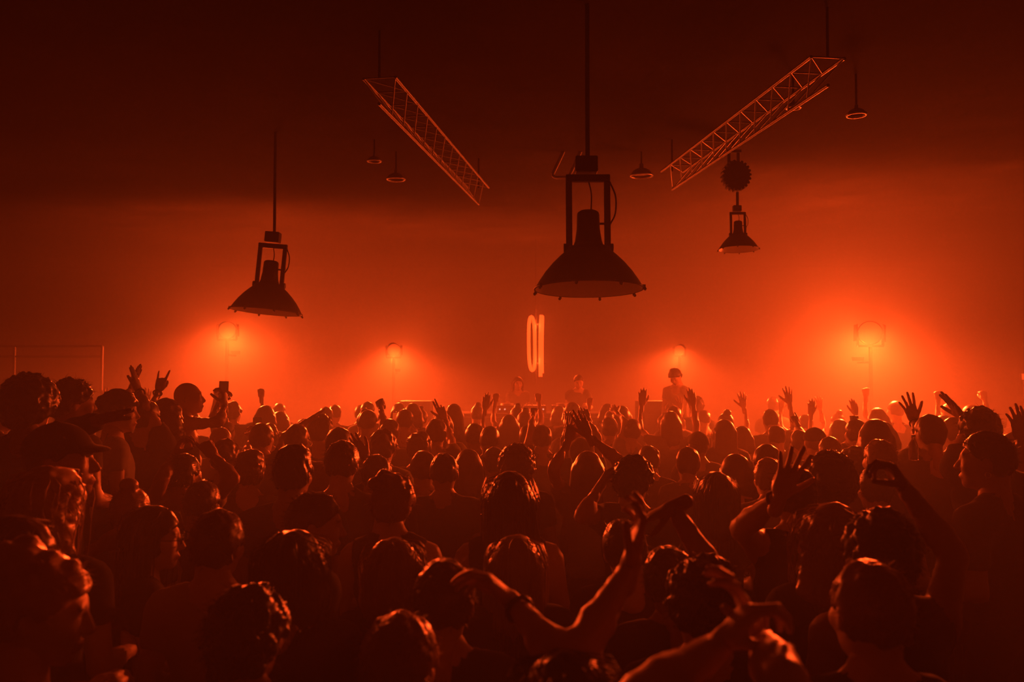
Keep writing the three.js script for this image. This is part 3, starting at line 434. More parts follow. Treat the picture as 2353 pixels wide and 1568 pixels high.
// handrail by the left wall
{ const o = thing('barrier_rail', 'thin metal railing against the wall behind the riser group', 'railing'), a = at(4, 796, 13), b = at(86, 800, 13); o.position.set(a.x, 0, a.z); const len = b.x - a.x + 1.0;
  for (const h of [a.y, a.y - 0.16]) part('rail', rod(V(-0.6, h, 0), V(len, h, 0), 0.02), STEEL, o); for (const x of [-0.6, 0.2, len]) part('post', rod(V(x, 0, 0), V(x, a.y, 0), 0.025), STEEL, o); }

// ---------------------------------------------------------------- DJ desk and gear on the stage
{
  const z = -13.0, x0 = 0.35, y1 = STAGE + 0.98, o = thing('dj_desk', 'long dark DJ desk with cloth front on the stage', 'desk'); o.position.set(x0, STAGE, z);
  part('desk_top', new RoundedBoxGeometry(2.8, 0.05, 0.75, 2, 0.01).translate(0, 0.955, 0), BLACK, o); part('front_panel', boxAt(2.7, 0.9, 0.03, 0, 0.47, 0.33), BLACK, o); for (const x of [-1.3, 1.3]) for (const w of [-0.3, 0.28]) part('leg', boxAt(0.05, 0.93, 0.05, x, 0.465, w), DARKSTEEL, o);
  const gear = [['mixer', 0.0, 0.34, 'mixing console with lit level dots in the middle of the DJ desk'], ['media_player', -0.42, 0.32, 'media player deck beside the mixer, nearer the low blinder'], ['media_player', 0.42, 0.32, 'media player deck beside the mixer, nearer the bowed performer']];
  const led = new THREE.MeshStandardMaterial({ color: 0x000000, emissive: lin(1, 0.35, 0.2), emissiveIntensity: 3 });
  for (const [n, x, w, l] of gear) {
    const g = thing(n, l, 'dj gear', 'gear on the DJ desk'); g.position.set(x0 + x, y1, z);
    const cs = part('case', new RoundedBoxGeometry(w, 0.11, 0.4, 2, 0.01).translate(0, 0.055, 0), PAINT, g);
    if (n === 'mixer') { for (let i = 0; i < 4; i++) { part('fader', boxAt(0.015, 0.02, 0.03, -0.12 + i * 0.08, 0.12, 0.08), STEEL, g); part('knob', new THREE.CylinderGeometry(0.012, 0.014, 0.025, 12).translate(-0.12 + i * 0.08, 0.12, -0.05), STEEL, g); } }
    else { part('jog_wheel', new THREE.CylinderGeometry(0.1, 0.105, 0.03, 32).translate(0, 0.125, 0.05), STEEL, g); part('display', boxAt(0.18, 0.012, 0.09, 0, 0.118, -0.13), std(lin(0.03, 0.03, 0.03), 0.3), g); }
    for (let i = 0; i < (n === 'mixer' ? 4 : 2); i++) part('indicator_light', new THREE.SphereGeometry(0.012, 10, 8).translate(-w * 0.36 + i * w * 0.24, 0.055, 0.205), led, cs);
  }
  for (const s of [-1, 1]) { const g = thing('monitor_speaker', s < 0 ? 'black stage monitor speaker at the end of the DJ desk below the neon' : 'black stage monitor speaker at the end of the DJ desk by the bowed performer', 'speaker'); g.position.set(x0 + s * 1.85, STAGE, z - 0.2); part('cabinet', new RoundedBoxGeometry(0.5, 1.15, 0.45, 2, 0.015).translate(0, 0.575, 0), BLACK, g); part('woofer', new THREE.CylinderGeometry(0.19, 0.19, 0.02, 32).rotateX(Math.PI / 2).translate(0, 0.35, 0.23), PAINT, g); part('horn', boxAt(0.34, 0.2, 0.02, 0, 0.85, 0.23), PAINT, g); }
}

// ---------------------------------------------------------------- the crowd, nearest first
const B = Math.PI / 180;
const QUEUE = [], spot = (px, d) => [(px - 1176.5) / F * d, -d];
function queue(px, py, d, o, label, group) { const q = { px, py, d, o, label, group, d0: d }; QUEUE.push(q); return q; }
// cropped by the lower edge
queue(1302, 1662, 1.6, { hair: 'bob', hairTone: 'black', top: 'black', sleeve: 0, skin: 1, head: [0, 0.1, 0], bracelet: -1, arms: { l: { e: [1282, 1512], w: [1182, 1388], s: 1, s2: 1, hand: 'relax', f: [1118, 1330], palm: 'd' }, r: { e: [1334, 1494], w: [1448, 1302], s: 1, s2: 1, hand: 'claw', f: [1462, 1244], palm: 'l' } } }, 'dark-haired person with bare forearms raised apart in a V, bracelet on one wrist');
const clasp = queue(1705, 1800, 1.3, { hair: 'short', hairTone: 'black', top: 'black', sleeve: 0.4, skin: 4, armThick: 1.05, arms: { l: { e: [1470, 1610], w: [1655, 1482], s: 1, s2: 1, hand: 'grip', f: [1722, 1405], palm: 'r' }, r: { e: [1800, 1570], w: [1748, 1466], s: 1, s2: 1, hand: 'claw', f: [1708, 1385], palm: 'l' } } }, 'person whose two hands meet clasped in front of the curly cropped head');
queue(918, 1548, 1.72, { hair: 'short', hairTone: 'light', top: 'black', yaw: 0.1, skin: 1, head: [0.1, 0.1, 0.05] }, 'short light brown hair, nearest below the two arched hairlines');
queue(570, 1480, 1.95, { hair: 'curly', hairTone: 'black', top: 'black', skin: 1, head: [0.1, 0.0, 0.02], v: 1 }, 'big curly dark head with lit curls, below the smooth round dark head');
queue(90, 1412, 1.93, { hair: 'updo', hairTone: 'blonde', top: 'black', yaw: 55 * B, skin: 4, head: [0.25, 0.2, 0.1], sleeve: 0 }, 'blonde person with messy gathered hair and bare lit shoulder, bending forward');
queue(1998, 1420, 2.0, { hair: 'short', hairTone: 'light', top: 'charcoal', skin: 4, head: [-0.08, 0.02, 0.0], v: 0, sleeve: 0 }, 'head with glossy combed hair brightly rimmed, in front of the pointing bare arm');
queue(1615, 1402, 2.1, { hair: 'curly', hairTone: 'black', top: 'charcoal', skin: 1, head: [0.05, 0.1, 0.03], v: 0 }, 'round cropped curly head just behind the clasped hands');
queue(672, 1326, 2.4, { hair: 'bob', hairTone: 'black', top: 'black', skin: 4, earring: 1, head: [0.2, 0.05, 0] }, 'smooth round dark bob with a small earring');
queue(34, 1300, 2.36, { hair: 'long', hairTone: 'brown', top: 'black', yaw: 78 * B, skin: 4, head: [0.3, 0.15, 0.05] }, 'long-haired person in profile with brightly lit cheek, above the blonde gathered hair');
queue(1020, 1398, 2.3, { hair: 'short', hairTone: 'brown', top: 'black', skin: 1, head: [0, 0.12, 0.05] }, 'short rounded head in the dark with arched rim of light, right under a second arch');
queue(1540, 1352, 2.46, { hair: 'short', hairTone: 'black', top: 'black', sleeve: 0.25, skin: 2, head: [0.1, 0.1, -0.1], armThick: 1.08, arms: { r: { e: [1652, 1338], w: [1546, 1166], s: -1, s2: 1, hand: 'claw', f: [1484, 1192], palm: 'd' }, } }, 'person with a thick bare arm up, hand drooping from the wrist');
queue(2020, 1285, 2.5, { hair: 'curly', hairTone: 'black', top: 'black', sleeve: 0, skin: 3, head: [-0.1, 0.05, 0], armThick: 1.08, v: 0, arms: { r: { e: [2192, 1278], w: [2078, 1122], s: 1, s2: -1, hand: 'pinch', f: [2030, 1052], palm: 'l' } } }, 'dark curly-haired man in sleeveless top, long bare arm bent overhead, fingers pinched');
queue(905, 1330, 2.66, { hair: 'bob', hairTone: 'light', top: 'black', skin: 4, head: [-0.1, 0.1, -0.1] }, 'light bob arched by rim light, behind the short rounded head');
queue(1186, 1318, 2.72, { hair: 'long', hairTone: 'light', top: 'black', skin: 4, head: [0.15, 0.08, 0.0] }, 'long light hair glowing in an arch behind the curled wrist with bracelet');
queue(140, 1052, 3.55, { hair: 'cap', hairTone: 'black', capTone: 'black', top: 'black', yaw: 62 * B, skin: 2, head: [0.3, -0.05, 0], build: 1.2, headScale: 1.12 }, 'dark figure in a black cap, bearded face in profile');
queue(500, 1262, 2.9, { hair: 'short', hairTone: 'brown', top: 'sand', skin: 1, head: [0.1, 0.0, 0.08], v: 1 }, 'short-haired man in a pale shirt, lit crown, beside the long-haired profile with glasses');
queue(115, 1172, 2.85, { hair: 'wavy', hairTone: 'blonde', top: 'charcoal', yaw: 0.2, skin: 4, head: [0.2, 0.05, 0.1] }, 'thick wavy blonde hair glowing along its parting, below the cap');
queue(352, 1245, 3.25, { hair: 'long', hairTone: 'black', top: 'black', yaw: 62 * B, skin: 4, glasses: true, head: [0.25, 0.05, 0.03] }, 'long black-haired person with glasses in profile');
queue(1436, 1276, 2.95, { hair: 'short', hairTone: 'brown', top: 'charcoal', skin: 4, head: [0, 0.15, -0.1] }, 'small dim short-haired head right above the raised claw hand');
queue(1908, 1252, 3.02, { hair: 'wavy', hairTone: 'light', top: 'black', skin: 4, head: [-0.1, 0.05, 0] }, 'wavy light hair with glowing edges, beside the pinching man');
queue(1824, 1146, 3.25, { hair: 'short', hairTone: 'brown', top: 'black', sleeve: 0, skin: 1, head: [0.15, 0.0, -0.05], bracelet: -1, armThick: 1.05, arms: { l: { e: [1702, 1216], w: [1792, 1142], s: -1, s2: -1, hand: 'spread', f: [1822, 1062], palm: 'f' } } }, 'person with elbow out and spread fingers raised beside own short-haired head');
queue(725, 1212, 3.3, { hair: 'short', hairTone: 'brown', top: 'charcoal', yaw: 58 * B, skin: 1, head: [0.35, 0.1, 0.05] }, 'short-haired man in profile, lit nose and ear, above the smooth dark bob');
queue(1172, 1160, 3.5, { hair: 'long', hairTone: 'brown', top: 'black', skin: 4, head: [0, 0.02, 0], sleeve: 0, v: 1 }, 'long straight-haired person in the middle of the crowd, strands falling apart over bare shoulders');
queue(902, 1164, 3.62, { hair: 'updo', hairTone: 'light', top: 'black', skin: 4, head: [0.2, 0.0, 0.18], sleeve: 0 }, 'light hair piled up untidily, neck bare, head tilted');
queue(2266, 1062, 3.75, { hair: 'short', hairTone: 'black', top: 'charcoal', yaw: -40 * B, build: 1.2, skin: 2, earring: -1, head: [-0.3, 0.0, 0], sleeve: 0.7, v: 1 }, 'broad-shouldered man in dark shirt turning his bearded face aside, earring');
queue(300, 1185, 4.0, { hair: 'bun', hairTone: 'light', top: 'grey', skin: 4, head: [0, 0.05, 0], v: 1 }, 'light top-knot bun rimmed with light, behind the long black-haired profile');
queue(465, 1166, 4.2, { hair: 'short', hairTone: 'brown', top: 'olive', skin: 1, head: [0.1, 0.08, 0.05] }, 'hazy short-haired head behind the man in the pale shirt');
queue(1455, 1112, 4.3, { hair: 'curly', hairTone: 'black', top: 'black', skin: 2, head: [0.25, 0.0, 0.1], yaw: 0.2, v: 1, arms: { l: { e: [1336, 1188], w: [1378, 1120], s: -1, s2: 1, hand: 'relax', palm: 'r' } } }, 'bushy black curls over a pale neck, below the clapping hands');
queue(1905, 1118, 4.25, { hair: 'afro', hairTone: 'brown', top: 'grey', skin: 2, head: [0, 0.05, 0] }, 'very wide round afro lit along its edge, behind the spread fingers');
queue(2012, 1132, 4.3, { hair: 'short', hairTone: 'black', top: 'olive', skin: 1, head: [0, 0.05, 0] }, 'dark short-haired head half covered by the pinched fingers');
queue(674, 1096, 4.35, { hair: 'flat', hairTone: 'black', top: 'navy', skin: 2, build: 1.12, head: [0.1, 0, 0.02], sleeve: 0.55 }, 'broad man with tall flat-topped black hair seen from behind');
queue(1645, 1146, 4.3, { hair: 'long', hairTone: 'brown', top: 'grey', skin: 4, head: [-0.1, 0.05, 0] }, 'long-haired hazy figure, shoulder lit, beyond the drooping hand');
queue(2405, 1035, 4.4, { hair: 'short', hairTone: 'black', top: 'black', skin: 2, arms: { l: { e: [2344, 1090], w: [2346, 1010], s: 1, s2: 1, hand: 'open', f: [2336, 945], palm: 'f' } } }, 'person beside the broad-shouldered man, a single arm held straight up, hand open');
// the group on the riser
queue(68, 938, 4.35, { base: RISER, hair: 'afro', hairTone: 'black', top: 'black', sleeve: 1.8, skin: 3, head: [0.1, 0, 0], arms: { r: { e: [168, 990], w: [238, 962], s: -1, s2: -1, hand: 'flat', palm: 'd' } } }, 'tall full-haired silhouette on the riser, darkest of the group, one sleeve stretched out');
queue(168, 930, 4.75, { base: RISER, hair: 'curly', hairTone: 'brown', top: 'charcoal', skin: 2, yaw: 0.5, head: [0.3, 0, 0] }, 'brown curly-haired person on the riser beside the darkest silhouette');
queue(273, 950, 5.05, { base: RISER, hair: 'curly', hairTone: 'black', top: 'grey', yaw: 60 * B, skin: 1, band: 'black', head: [0.3, 0.02, 0.0], sleeve: 0.45, v: 0 }, 'man in profile with black curls and headband, grey shirt, on the riser');
queue(-6, 948, 5.1, { base: RISER, hair: 'short', hairTone: 'brown', top: 'olive', skin: 1, yaw: 0.3 }, 'short-haired person at the outer end of the riser');
queue(335, 965, 5.75, { base: RISER, hair: 'short', hairTone: 'brown', top: 'black', skin: 1, bracelet: 1, arms: { l: { e: [282, 925], w: [302, 895], s: 1, s2: 1, hand: 'flat', f: [311, 870], palm: 'r' }, r: { e: [334, 935], w: [320, 900], s: 1, s2: 1, hand: 'flat', f: [312, 870], palm: 'l' } } }, 'person on the riser with both palms pressed together overhead');
queue(384, 962, 5.9, { base: RISER, hair: 'wavy', hairTone: 'brown', top: 'olive', skin: 1, bracelet: -1, arms: { l: { e: [346, 948], w: [364, 898], s: 1, s2: 1, hand: 'horn', f: [374, 862], palm: 'f' } } }, 'wavy-haired person on the riser throwing a horned hand sign');
const filmer = queue(434, 916, 6.5, { base: RISER, hair: 'bald', top: 'none', yaw: 62 * B, skin: 1, head: [0.28, -0.05, 0], arms: { l: { e: [486, 972], w: [502, 930], s: 1, s2: 1, hand: 'grip', f: [512, 905], palm: 'r' }, r: { e: [505, 972], w: [516, 932], s: -1, s2: 1, hand: 'grip', f: [516, 906], palm: 'l' } } }, 'bald shirtless man on the riser filming with a phone held high');
// middle rows
queue(420, 1098, 4.75, { hair: 'short', hairTone: 'black', top: 'sand', skin: 2, head: [0.3, 0.02, 0.05], v: 0, arms: { l: { e: [370, 1104], w: [402, 1046], s: -1, s2: 1, hand: 'pinch', f: [420, 1012], palm: 'r' }, r: { e: [534, 1100], w: [492, 1048], s: -1, s2: 1, hand: 'point', f: [458, 1008], palm: 'f' } } }, 'man with both forearms up, one hand pinched and the other pointing');
queue(575, 1092, 5.0, { hair: 'flat', hairTone: 'brown', top: 'olive', skin: 1 }, 'squarish brown head in the haze, between the pointing man and the flat-top');
queue(733, 1112, 5.05, { hair: 'bob', hairTone: 'light', top: 'grey', skin: 4 }, 'parted light bob peeking out beside the flat-topped man');
queue(786, 1072, 4.8, { hair: 'short', hairTone: 'brown', top: 'olive', skin: 1, v: 1 }, 'large hazy brown-haired head behind the parted bob');
queue(866, 1098, 4.9, { hair: 'short', hairTone: 'black', top: 'charcoal', skin: 2, arms: { l: { e: [872, 1082], w: [842, 1052], s: 1, s2: 1, hand: 'open', f: [815, 1018], palm: 'f' } } }, 'person reaching one open hand up and aside over the piled-up hair');
queue(1021, 1092, 4.95, { hair: 'crop', hairTone: 'black', top: 'charcoal', skin: 2, head: [0, 0, 0] }, 'man with close-cropped long head and bare nape, beside the straight-haired person with bare shoulders');
queue(974, 1084, 5.5, { hair: 'short', hairTone: 'brown', top: 'olive', skin: 1 }, 'brown head partly behind the close-cropped man');
queue(1075, 1078, 5.55, { hair: 'long', hairTone: 'brown', top: 'charcoal', skin: 1 }, 'long brown hair next to the close-cropped man');
queue(1186, 1082, 5.0, { hair: 'afro', hairTone: 'brown', top: 'black', skin: 3, headScale: 0.92 }, 'small round afro right behind the straight-haired person with bare shoulders');
queue(1135, 1070, 5.7, { hair: 'short', hairTone: 'black', top: 'black', skin: 2, yaw: -0.5 }, 'black-haired head turned aside, next to the small round afro');
queue(1350, 1088, 5.15, { hair: 'long', hairTone: 'brown', top: 'grey', skin: 1, arms: { l: { e: [1268, 1082], w: [1306, 1012], s: -1, s2: 1, hand: 'spread', f: [1318, 972], palm: 'f' }, r: { e: [1424, 1062], w: [1352, 1002], s: -1, s2: 1, hand: 'open', f: [1334, 966], palm: 'f' } } }, 'person with both arms arched overhead, dark spread hands meeting at the top');
queue(1334, 1046, 6.4, { hair: 'short', hairTone: 'brown', top: 'charcoal', skin: 1, arms: { l: { e: [1300, 1010], w: [1306, 968], s: 1, s2: 1, hand: 'claw', palm: 'f' }, r: { e: [1372, 1005], w: [1350, 962], s: 1, s2: 1, hand: 'open', palm: 'f' } } }, 'person raising both hands behind the dark spread hands');
queue(1490, 1064, 6.2, { hair: 'crop', hairTone: 'brown', top: 'charcoal', skin: 1 }, 'cropped small head with a bright rim above the bushy curls');
queue(1580, 1072, 5.9, { hair: 'short', hairTone: 'brown', top: 'olive', skin: 1 }, 'hazy head below the bowed performer');
queue(1690, 1094, 5.3, { hair: 'bob', hairTone: 'brown', top: 'charcoal', skin: 1 }, 'small bob in the haze beside the lit long-haired figure');
queue(1766, 1106, 5.0, { hair: 'short', hairTone: 'light', top: 'grey', skin: 4 }, 'light head partly behind the spread fingers');
queue(1758, 1066, 5.6, { hair: 'short', hairTone: 'brown', top: 'charcoal', skin: 1, head: [0.2, 0.2, 0.25] }, 'bowed head with a bright streak on its crown');
queue(1906, 1046, 5.9, { hair: 'short', hairTone: 'brown', top: 'charcoal', skin: 1, v: 1 }, 'head with sharply lit top edge, between the wide afro and the square long bob');
queue(1960, 1078, 5.4, { hair: 'curly', hairTone: 'brown', top: 'olive', skin: 1 }, 'curly brown head above the wide afro');
queue(2020, 1062, 5.2, { hair: 'short', hairTone: 'light', top: 'grey', skin: 1 }, 'rounded pale head right behind the pinched hand');
queue(2010, 1010, 5.8, { hair: 'bob', hairTone: 'brown', top: 'grey', skin: 1, build: 0.95 }, 'wide square bob, straight-cut, standing before the large glow');
queue(2136, 1002, 5.6, { hair: 'short', hairTone: 'brown', top: 'olive', skin: 1, build: 1.1, bracelet: -1, arms: { l: { e: [2112, 1012], w: [2102, 968], s: 1, s2: 1, hand: 'spread', f: [2088, 930], palm: 'f' } } }, 'man with one open hand raised high, five fingers spread');
queue(2192, 998, 6.5, { hair: 'crop', hairTone: 'light', top: 'grey', skin: 4 }, 'cropped light head between the two raised open hands');
queue(2250, 994, 4.95, { hair: 'curly', hairTone: 'black', top: 'charcoal', skin: 2, v: 0, arms: { l: { e: [2226, 988], w: [2214, 962], s: 1, s2: 1, hand: 'spread', f: [2188, 930], palm: 'l' } } }, 'curly-haired man with a slanting hand raised, fingers apart');
queue(2330, 1040, 5.6, { hair: 'short', hairTone: 'light', top: 'sand', skin: 4 }, 'pale rim-lit head behind the straight-up arm');
queue(508, 1018, 6.8, { hair: 'crop', hairTone: 'light', top: 'grey', skin: 4 }, 'pale cropped head in front of the shirtless man');
const shooter = queue(602, 1012, 6.4, { hair: 'short', hairTone: 'brown', top: 'grey', skin: 1, arms: { l: { e: [560, 1050], w: [578, 1010], s: 1, s2: 1, hand: 'grip', f: [586, 990], palm: 'r' }, r: { e: [640, 1048], w: [598, 1010], s: 1, s2: 1, hand: 'grip', f: [590, 990], palm: 'l' } } }, 'person in the rows holding a phone upright before the face');
queue(520, 1058, 5.8, { hair: 'curly', hairTone: 'brown', top: 'olive', skin: 1 }, 'curly brown head beneath the pale cropped head');
queue(682, 1016, 6.2, { hair: 'short', hairTone: 'brown', top: 'olive', skin: 1, arms: { l: { e: [654, 1006], w: [700, 972], s: 1, s2: 1, hand: 'flat', f: [728, 952], palm: 'd' } } }, 'person pointing a straight flat arm diagonally up toward the stage');
queue(735, 996, 7.3, { hair: 'afro', hairTone: 'brown', top: 'charcoal', skin: 2, headScale: 0.9 }, 'round hazy afro beside the diagonal arm');
queue(780, 1028, 6.1, { hair: 'short', hairTone: 'black', top: 'charcoal', skin: 2, v: 1 }, 'head with a thin halo of light, under the reaching hand');
queue(881, 1034, 6.3, { hair: 'curly', hairTone: 'brown', top: 'olive', skin: 1, v: 1 }, 'round curly head straight below the tablet');
queue(1002, 1000, 6.6, { hair: 'short', hairTone: 'brown', top: 'olive', skin: 1, arms: { r: { e: [1036, 1010], w: [1022, 962], s: 1, s2: 1, hand: 'two', f: [1006, 926], palm: 'f' } } }, 'person with a single dark arm up, two fingers raised');
queue(964, 1036, 6.5, { hair: 'curly', hairTone: 'brown', top: 'charcoal', skin: 1 }, 'brown curls below the two raised fingers');
queue(1091, 1008, 7.3, { hair: 'short', hairTone: 'black', top: 'black', skin: 3, v: 0 }, 'dark head, the shorter of two standing side by side');
queue(1125, 1016, 6.9, { hair: 'crop', hairTone: 'black', top: 'black', skin: 3 }, 'dark cropped head, the nearer of two standing side by side');
queue(1213, 1010, 7.6, { hair: 'short', hairTone: 'black', top: 'grey', skin: 1 }, 'black-haired head under the neon bar');
queue(1246, 1012, 7.3, { hair: 'short', hairTone: 'black', top: 'charcoal', skin: 2, arms: { l: { e: [1222, 985], w: [1226, 952], s: 1, s2: 1, hand: 'fist', palm: 'f' } } }, 'person with one fist raised under the neon tubes');
const tableter = queue(930, 972, 8.3, { hair: 'short', hairTone: 'brown', top: 'grey', skin: 1, arms: { l: { e: [908, 996], w: [906, 976], s: 1, s2: 1, hand: 'grip', palm: 'r' }, r: { e: [954, 996], w: [940, 972], s: 1, s2: 1, hand: 'grip', palm: 'l' } } }, 'person in the haze holding up the bright tablet');
queue(846, 974, 8.2, { hair: 'short', hairTone: 'brown', top: 'charcoal', skin: 2 }, 'round dim head in the haze beside the bright tablet');
queue(896, 998, 7.4, { hair: 'short', hairTone: 'brown', top: 'olive', skin: 1, arms: { l: { e: [882, 975], w: [874, 935], s: 1, s2: 1, hand: 'fist', palm: 'f' } } }, 'person with a lone fist up next to the bright tablet');
queue(1784, 1010, 7.7, { hair: 'crop', hairTone: 'brown', top: 'charcoal', skin: 1 }, 'cropped head with bright ear edge, mid haze before the large glow');
queue(1838, 1024, 7.2, { hair: 'short', hairTone: 'brown', top: 'grey', skin: 1, arms: { l: { e: [1846, 1010], w: [1830, 972], s: 1, s2: 1, hand: 'point', palm: 'f' } } }, 'person lifting a thin pointing arm below the large glow');
queue(1872, 1022, 6.9, { hair: 'cap', capTone: 'charcoal', top: 'charcoal', skin: 1 }, 'person in a cap with lit brim below the large glow');
queue(1966, 1000, 7.1, { hair: 'short', hairTone: 'brown', top: 'grey', skin: 1, arms: { l: { e: [1958, 1010], w: [1964, 985], s: 1, s2: 1, hand: 'grip', palm: 'f' } } }, 'person holding a cup up beside the square bob');
queue(1664, 998, 7.9, { hair: 'long', hairTone: 'brown', top: 'charcoal', skin: 1 }, 'tall long-haired shape in thick haze below the performer');
queue(1604, 1030, 7.0, { hair: 'cap', capTone: 'olive', top: 'olive', skin: 1 }, 'person in an olive cap in front of the performer');
queue(1704, 1012, 7.9, { hair: 'bob', hairTone: 'brown', top: 'grey', skin: 1 }, 'bob-haired shape in thick haze beside the tall long-haired shape');
queue(1400, 990, 8.2, { hair: 'short', hairTone: 'black', top: 'charcoal', skin: 2 }, 'dark hazy head before the DJ desk');
queue(1452, 996, 8.1, { hair: 'short', hairTone: 'brown', top: 'grey', skin: 1, arms: { l: { e: [1438, 972], w: [1416, 948], s: 1, s2: 1, hand: 'open', palm: 'f' } } }, 'person waving a slender arm before the DJ desk');

// performers on the stage
queue(1552, 868, 12.6, { base: STAGE, hair: 'curly', hairTone: 'black', top: 'sand', skin: 1, yaw: -150 * B, lean: [0, -0.12], head: [0.0, 0.6, 0.1], arms: { l: 'down', r: 'down' } }, 'performer on stage in a pale shirt, head bowed, before the small blinder');
queue(1330, 880, 13.9, { base: STAGE, hair: 'short', hairTone: 'black', top: 'black', skin: 1, yaw: 180 * B, head: [0, 0.3, 0] }, 'DJ in black behind the desk, facing the crowd');
queue(1190, 884, 14.3, { base: STAGE, hair: 'long', hairTone: 'brown', top: 'grey', skin: 1, yaw: 170 * B }, 'long-haired person on stage under the neon tubes');

// nobody stands inside a neighbour: step pairs apart along the line of sight
for (let it = 0; it < 60; it++) for (let i = 0; i < QUEUE.length; i++) for (let j = 0; j < i; j++) {
  const a = QUEUE[i], b = QUEUE[j]; if (Math.abs(a.d - b.d) > 0.6 || a.o.base === STAGE || b.o.base === STAGE) continue; const pa = spot(a.px, a.d), pb = spot(b.px, b.d), q = Math.hypot(pa[0] - pb[0], pa[1] - pb[1]);
  if (q > 0.44) continue; const [n, f] = a.d < b.d ? [a, b] : [b, a], step = 0.012; f.d = Math.min(f.d + step, f.d0 + 0.55); if (n.d > n.d0 * 0.95 - 0.1 && n.d > 2.7) n.d -= step;
}
// the rows nearest the stage
const FAR = [['short', 'short-haired'], ['crop', 'crop-haired'], ['curly', 'curly-haired'], ['long', 'long-haired'], ['bob', 'bob-haired'], ['bun', 'bun-haired']];
const clear = STAGE_LIGHTS.map(q => at(q.px, q.py, q.d));
for (let row = 0, d = 7.6; d < 11.7; row++, d += 0.42) for (let k = 0, X = -d * 0.6 + (row % 2) * 0.27; X < d * 0.6; k++, X += 0.56) {
  const x = X + rr(-0.12, 0.12), z = -d + rr(-0.12, 0.12), tall = rr(1.55, 1.76);
  const skip = rnd() < 0.22, st = FAR[Math.floor(rnd() * FAR.length)], armsUp = rnd();
  if (skip || QUEUE.some(q => { const a = spot(q.px, q.d); return Math.hypot(a[0] - x, a[1] - z) < 0.53; }) || clear.some(c => Math.hypot(c.x - x, c.z - z) < 0.8) || (x < -2.0 && z > -7.9 )) continue;
  const hy = tall - 0.118, v = V(x, hy - EYE, z), c = Math.cos(PITCH), s = Math.sin(PITCH), yc = v.y * c + v.z * s, zc = -v.y * s + v.z * c;
  const px = 1176.5 + F * v.x / -zc, py = 784 - F * yc / -zc; if (px < -40 || px > 2400) continue;
  const up = armsUp < 0.09 ? 'both' : armsUp < 0.2 ? 'one' : 'no', tops = ['charcoal', 'olive', 'grey', 'black'][Math.floor(rnd() * 4)];
  queue(px, py, -z, { hair: st[0], hairTone: 'brown', top: tops, skin: 1, handUp: ['open', 'fist', 'spread'][k % 3], arms: up === 'both' ? { l: 'up', r: 'up' } : up === 'one' ? { [k % 2 ? 'l' : 'r']: 'up' } : {} },
    `${st[1]} reveller in ${tops} top${up === 'both' ? ' with both arms up' : up === 'one' ? ' with one arm up' : ''}, veiled in haze near the stage`, `${st[1]} ${tops} revellers${up === 'both' ? ' with both arms up' : up === 'one' ? ' with one arm up' : ''} near the stage`);
}

for (const q of QUEUE) q.made = person(q.px, q.py, q.d, q.o, q.label, q.group);
// ---------------------------------------------------------------- things held up
function held(o, k) { const j = o.made.userData.joints; return k === 2 ? j[0].wr.clone().add(j[1].wr).multiplyScalar(0.5) : j[k].wr.clone(); }
function phone(p, turn, label, lit) {
  const o = thing('phone', label, 'phone'); o.position.copy(p); o.rotation.set(-0.1, turn, 0);
  part('case', new RoundedBoxGeometry(0.074, 0.152, 0.009, 3, 0.004), std(lin(0.015, 0.015, 0.016), 0.4), o);
  part('screen', new RoundedBoxGeometry(0.067, 0.143, 0.002, 2, 0.0008).translate(0, 0, 0.0048), new THREE.MeshStandardMaterial({ color: 0x050505, roughness: 0.15, emissive: LAMP, emissiveIntensity: lit }), o);
  part('camera_lens', new THREE.CylinderGeometry(0.007, 0.007, 0.003, 16).rotateX(Math.PI / 2).translate(-0.022, 0.058, -0.006), std(lin(0.03, 0.03, 0.03), 0.2), o);
}
phone(held(filmer, 2).add(V(0.01, 0.115, -0.02)), 0.25, 'dark phone held high by the shirtless man', 0.12);
phone(held(shooter, 2).add(V(0.0, 0.1, -0.03)), 0, 'dark phone held upright by the person in the rows', 0.1);
{ const p = at(922, 961, 8.62), o = thing('tablet', 'bright tablet screen held up in the crowd', 'tablet'); o.position.copy(p); part('case', new RoundedBoxGeometry(0.185, 0.125, 0.01, 3, 0.004), std(lin(0.02, 0.02, 0.02), 0.5), o); part('screen', boxAt(0.172, 0.112, 0.002, 0, 0, 0.006), new THREE.MeshStandardMaterial({ color: 0x000000, emissive: LAMP, emissiveIntensity: 1.1 }), o); }
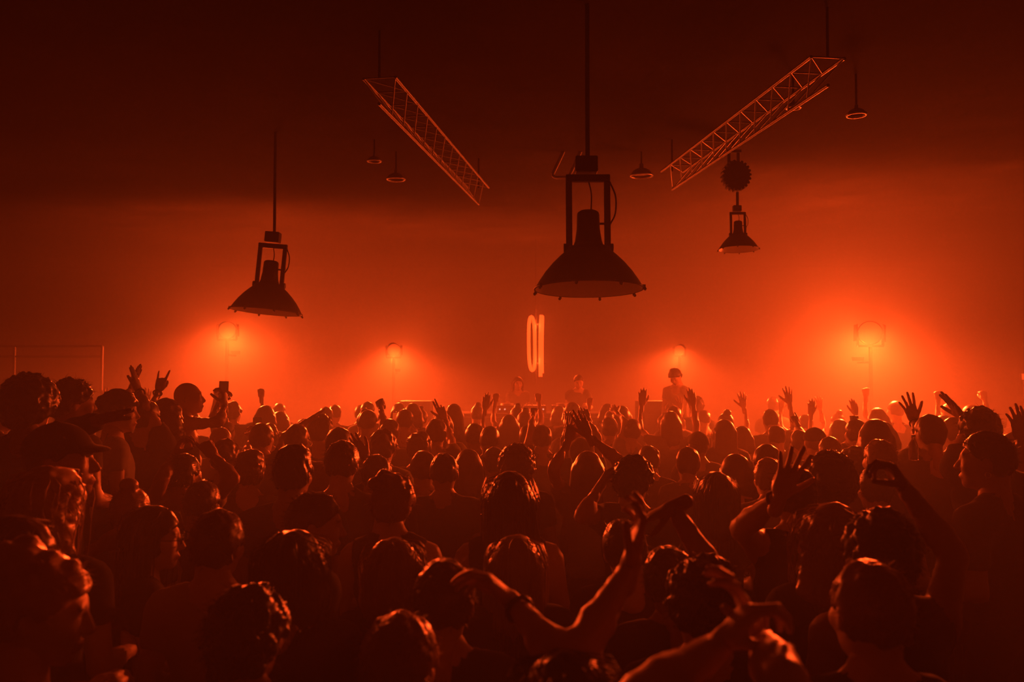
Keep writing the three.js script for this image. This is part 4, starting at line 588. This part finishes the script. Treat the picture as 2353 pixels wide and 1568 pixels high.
{ // small lamp box on a stand
  const p = at(2352, 866, 11.8), o = thing('box_lamp', 'tiny lit box lamp on a thin stand beyond the straight-up arm', 'stage light'); o.position.set(p.x, 0, p.z); part('stand_pole', rod(V(0, 0.02, 0), V(0, p.y - 0.05, 0), 0.014), DARKSTEEL, o); part('base_plate', new THREE.CylinderGeometry(0.16, 0.17, 0.02, 24).translate(0, 0.01, 0), DARKSTEEL, o);
  part('housing', new RoundedBoxGeometry(0.1, 0.1, 0.06, 2, 0.008).translate(0, p.y, 0), PAINT, o); part('lens', boxAt(0.085, 0.08, 0.004, 0, p.y, 0.032), new THREE.MeshStandardMaterial({ color: 0x000000, emissive: LAMP, emissiveIntensity: 1.8 }), o);
  const l = new THREE.PointLight(LAMP, 0.6); l.name = 'box_lamp_light'; l.position.set(0, p.y, 0.07); l.shadow.radius = 2; l.castShadow = true; o.add(l);
}
{ // clear bottle between two people
  const p = at(2099, 1035, 5.2), o = thing('bottle', 'clear ribbed bottle of pale drink catching light below the spread hand', 'bottle'); o.position.set(p.x, p.y - 0.062, p.z); const pr = [[0, 0], [0.026, 0], [0.029, 0.006], [0.027, 0.025], [0.03, 0.04], [0.027, 0.055], [0.03, 0.07], [0.027, 0.09], [0.018, 0.115], [0.012, 0.13], [0.012, 0.145]].map(a => new THREE.Vector2(...a));
  part('glass', new THREE.LatheGeometry(pr, 32), new THREE.MeshPhysicalMaterial({ color: 0xffffff, transmission: 1, thickness: 0.05, roughness: 0.05, ior: 1.4 }), o); part('bottle_cap', new THREE.CylinderGeometry(0.0135, 0.0135, 0.014, 20).translate(0, 0.15, 0), std(lin(0.5, 0.5, 0.5), 0.5), o);
}
{ const p = at(1966, 970, 7.15), o = thing('cup', 'small cup lifted beside the square bob', 'cup'); o.position.set(p.x, p.y - 0.05, p.z - 0.03); part('wall', new THREE.LatheGeometry([[0, 0], [0.028, 0], [0.036, 0.1], [0.034, 0.1], [0.027, 0.004]].map(a => new THREE.Vector2(...a)), 28), std(lin(0.3, 0.28, 0.26), 0.4), o); part('cup_rim', new THREE.TorusGeometry(0.036, 0.002, 6, 28).rotateX(Math.PI / 2).translate(0, 0.1, 0), std(lin(0.5, 0.5, 0.5), 0.4), o); }
renderer.render(scene, camera);
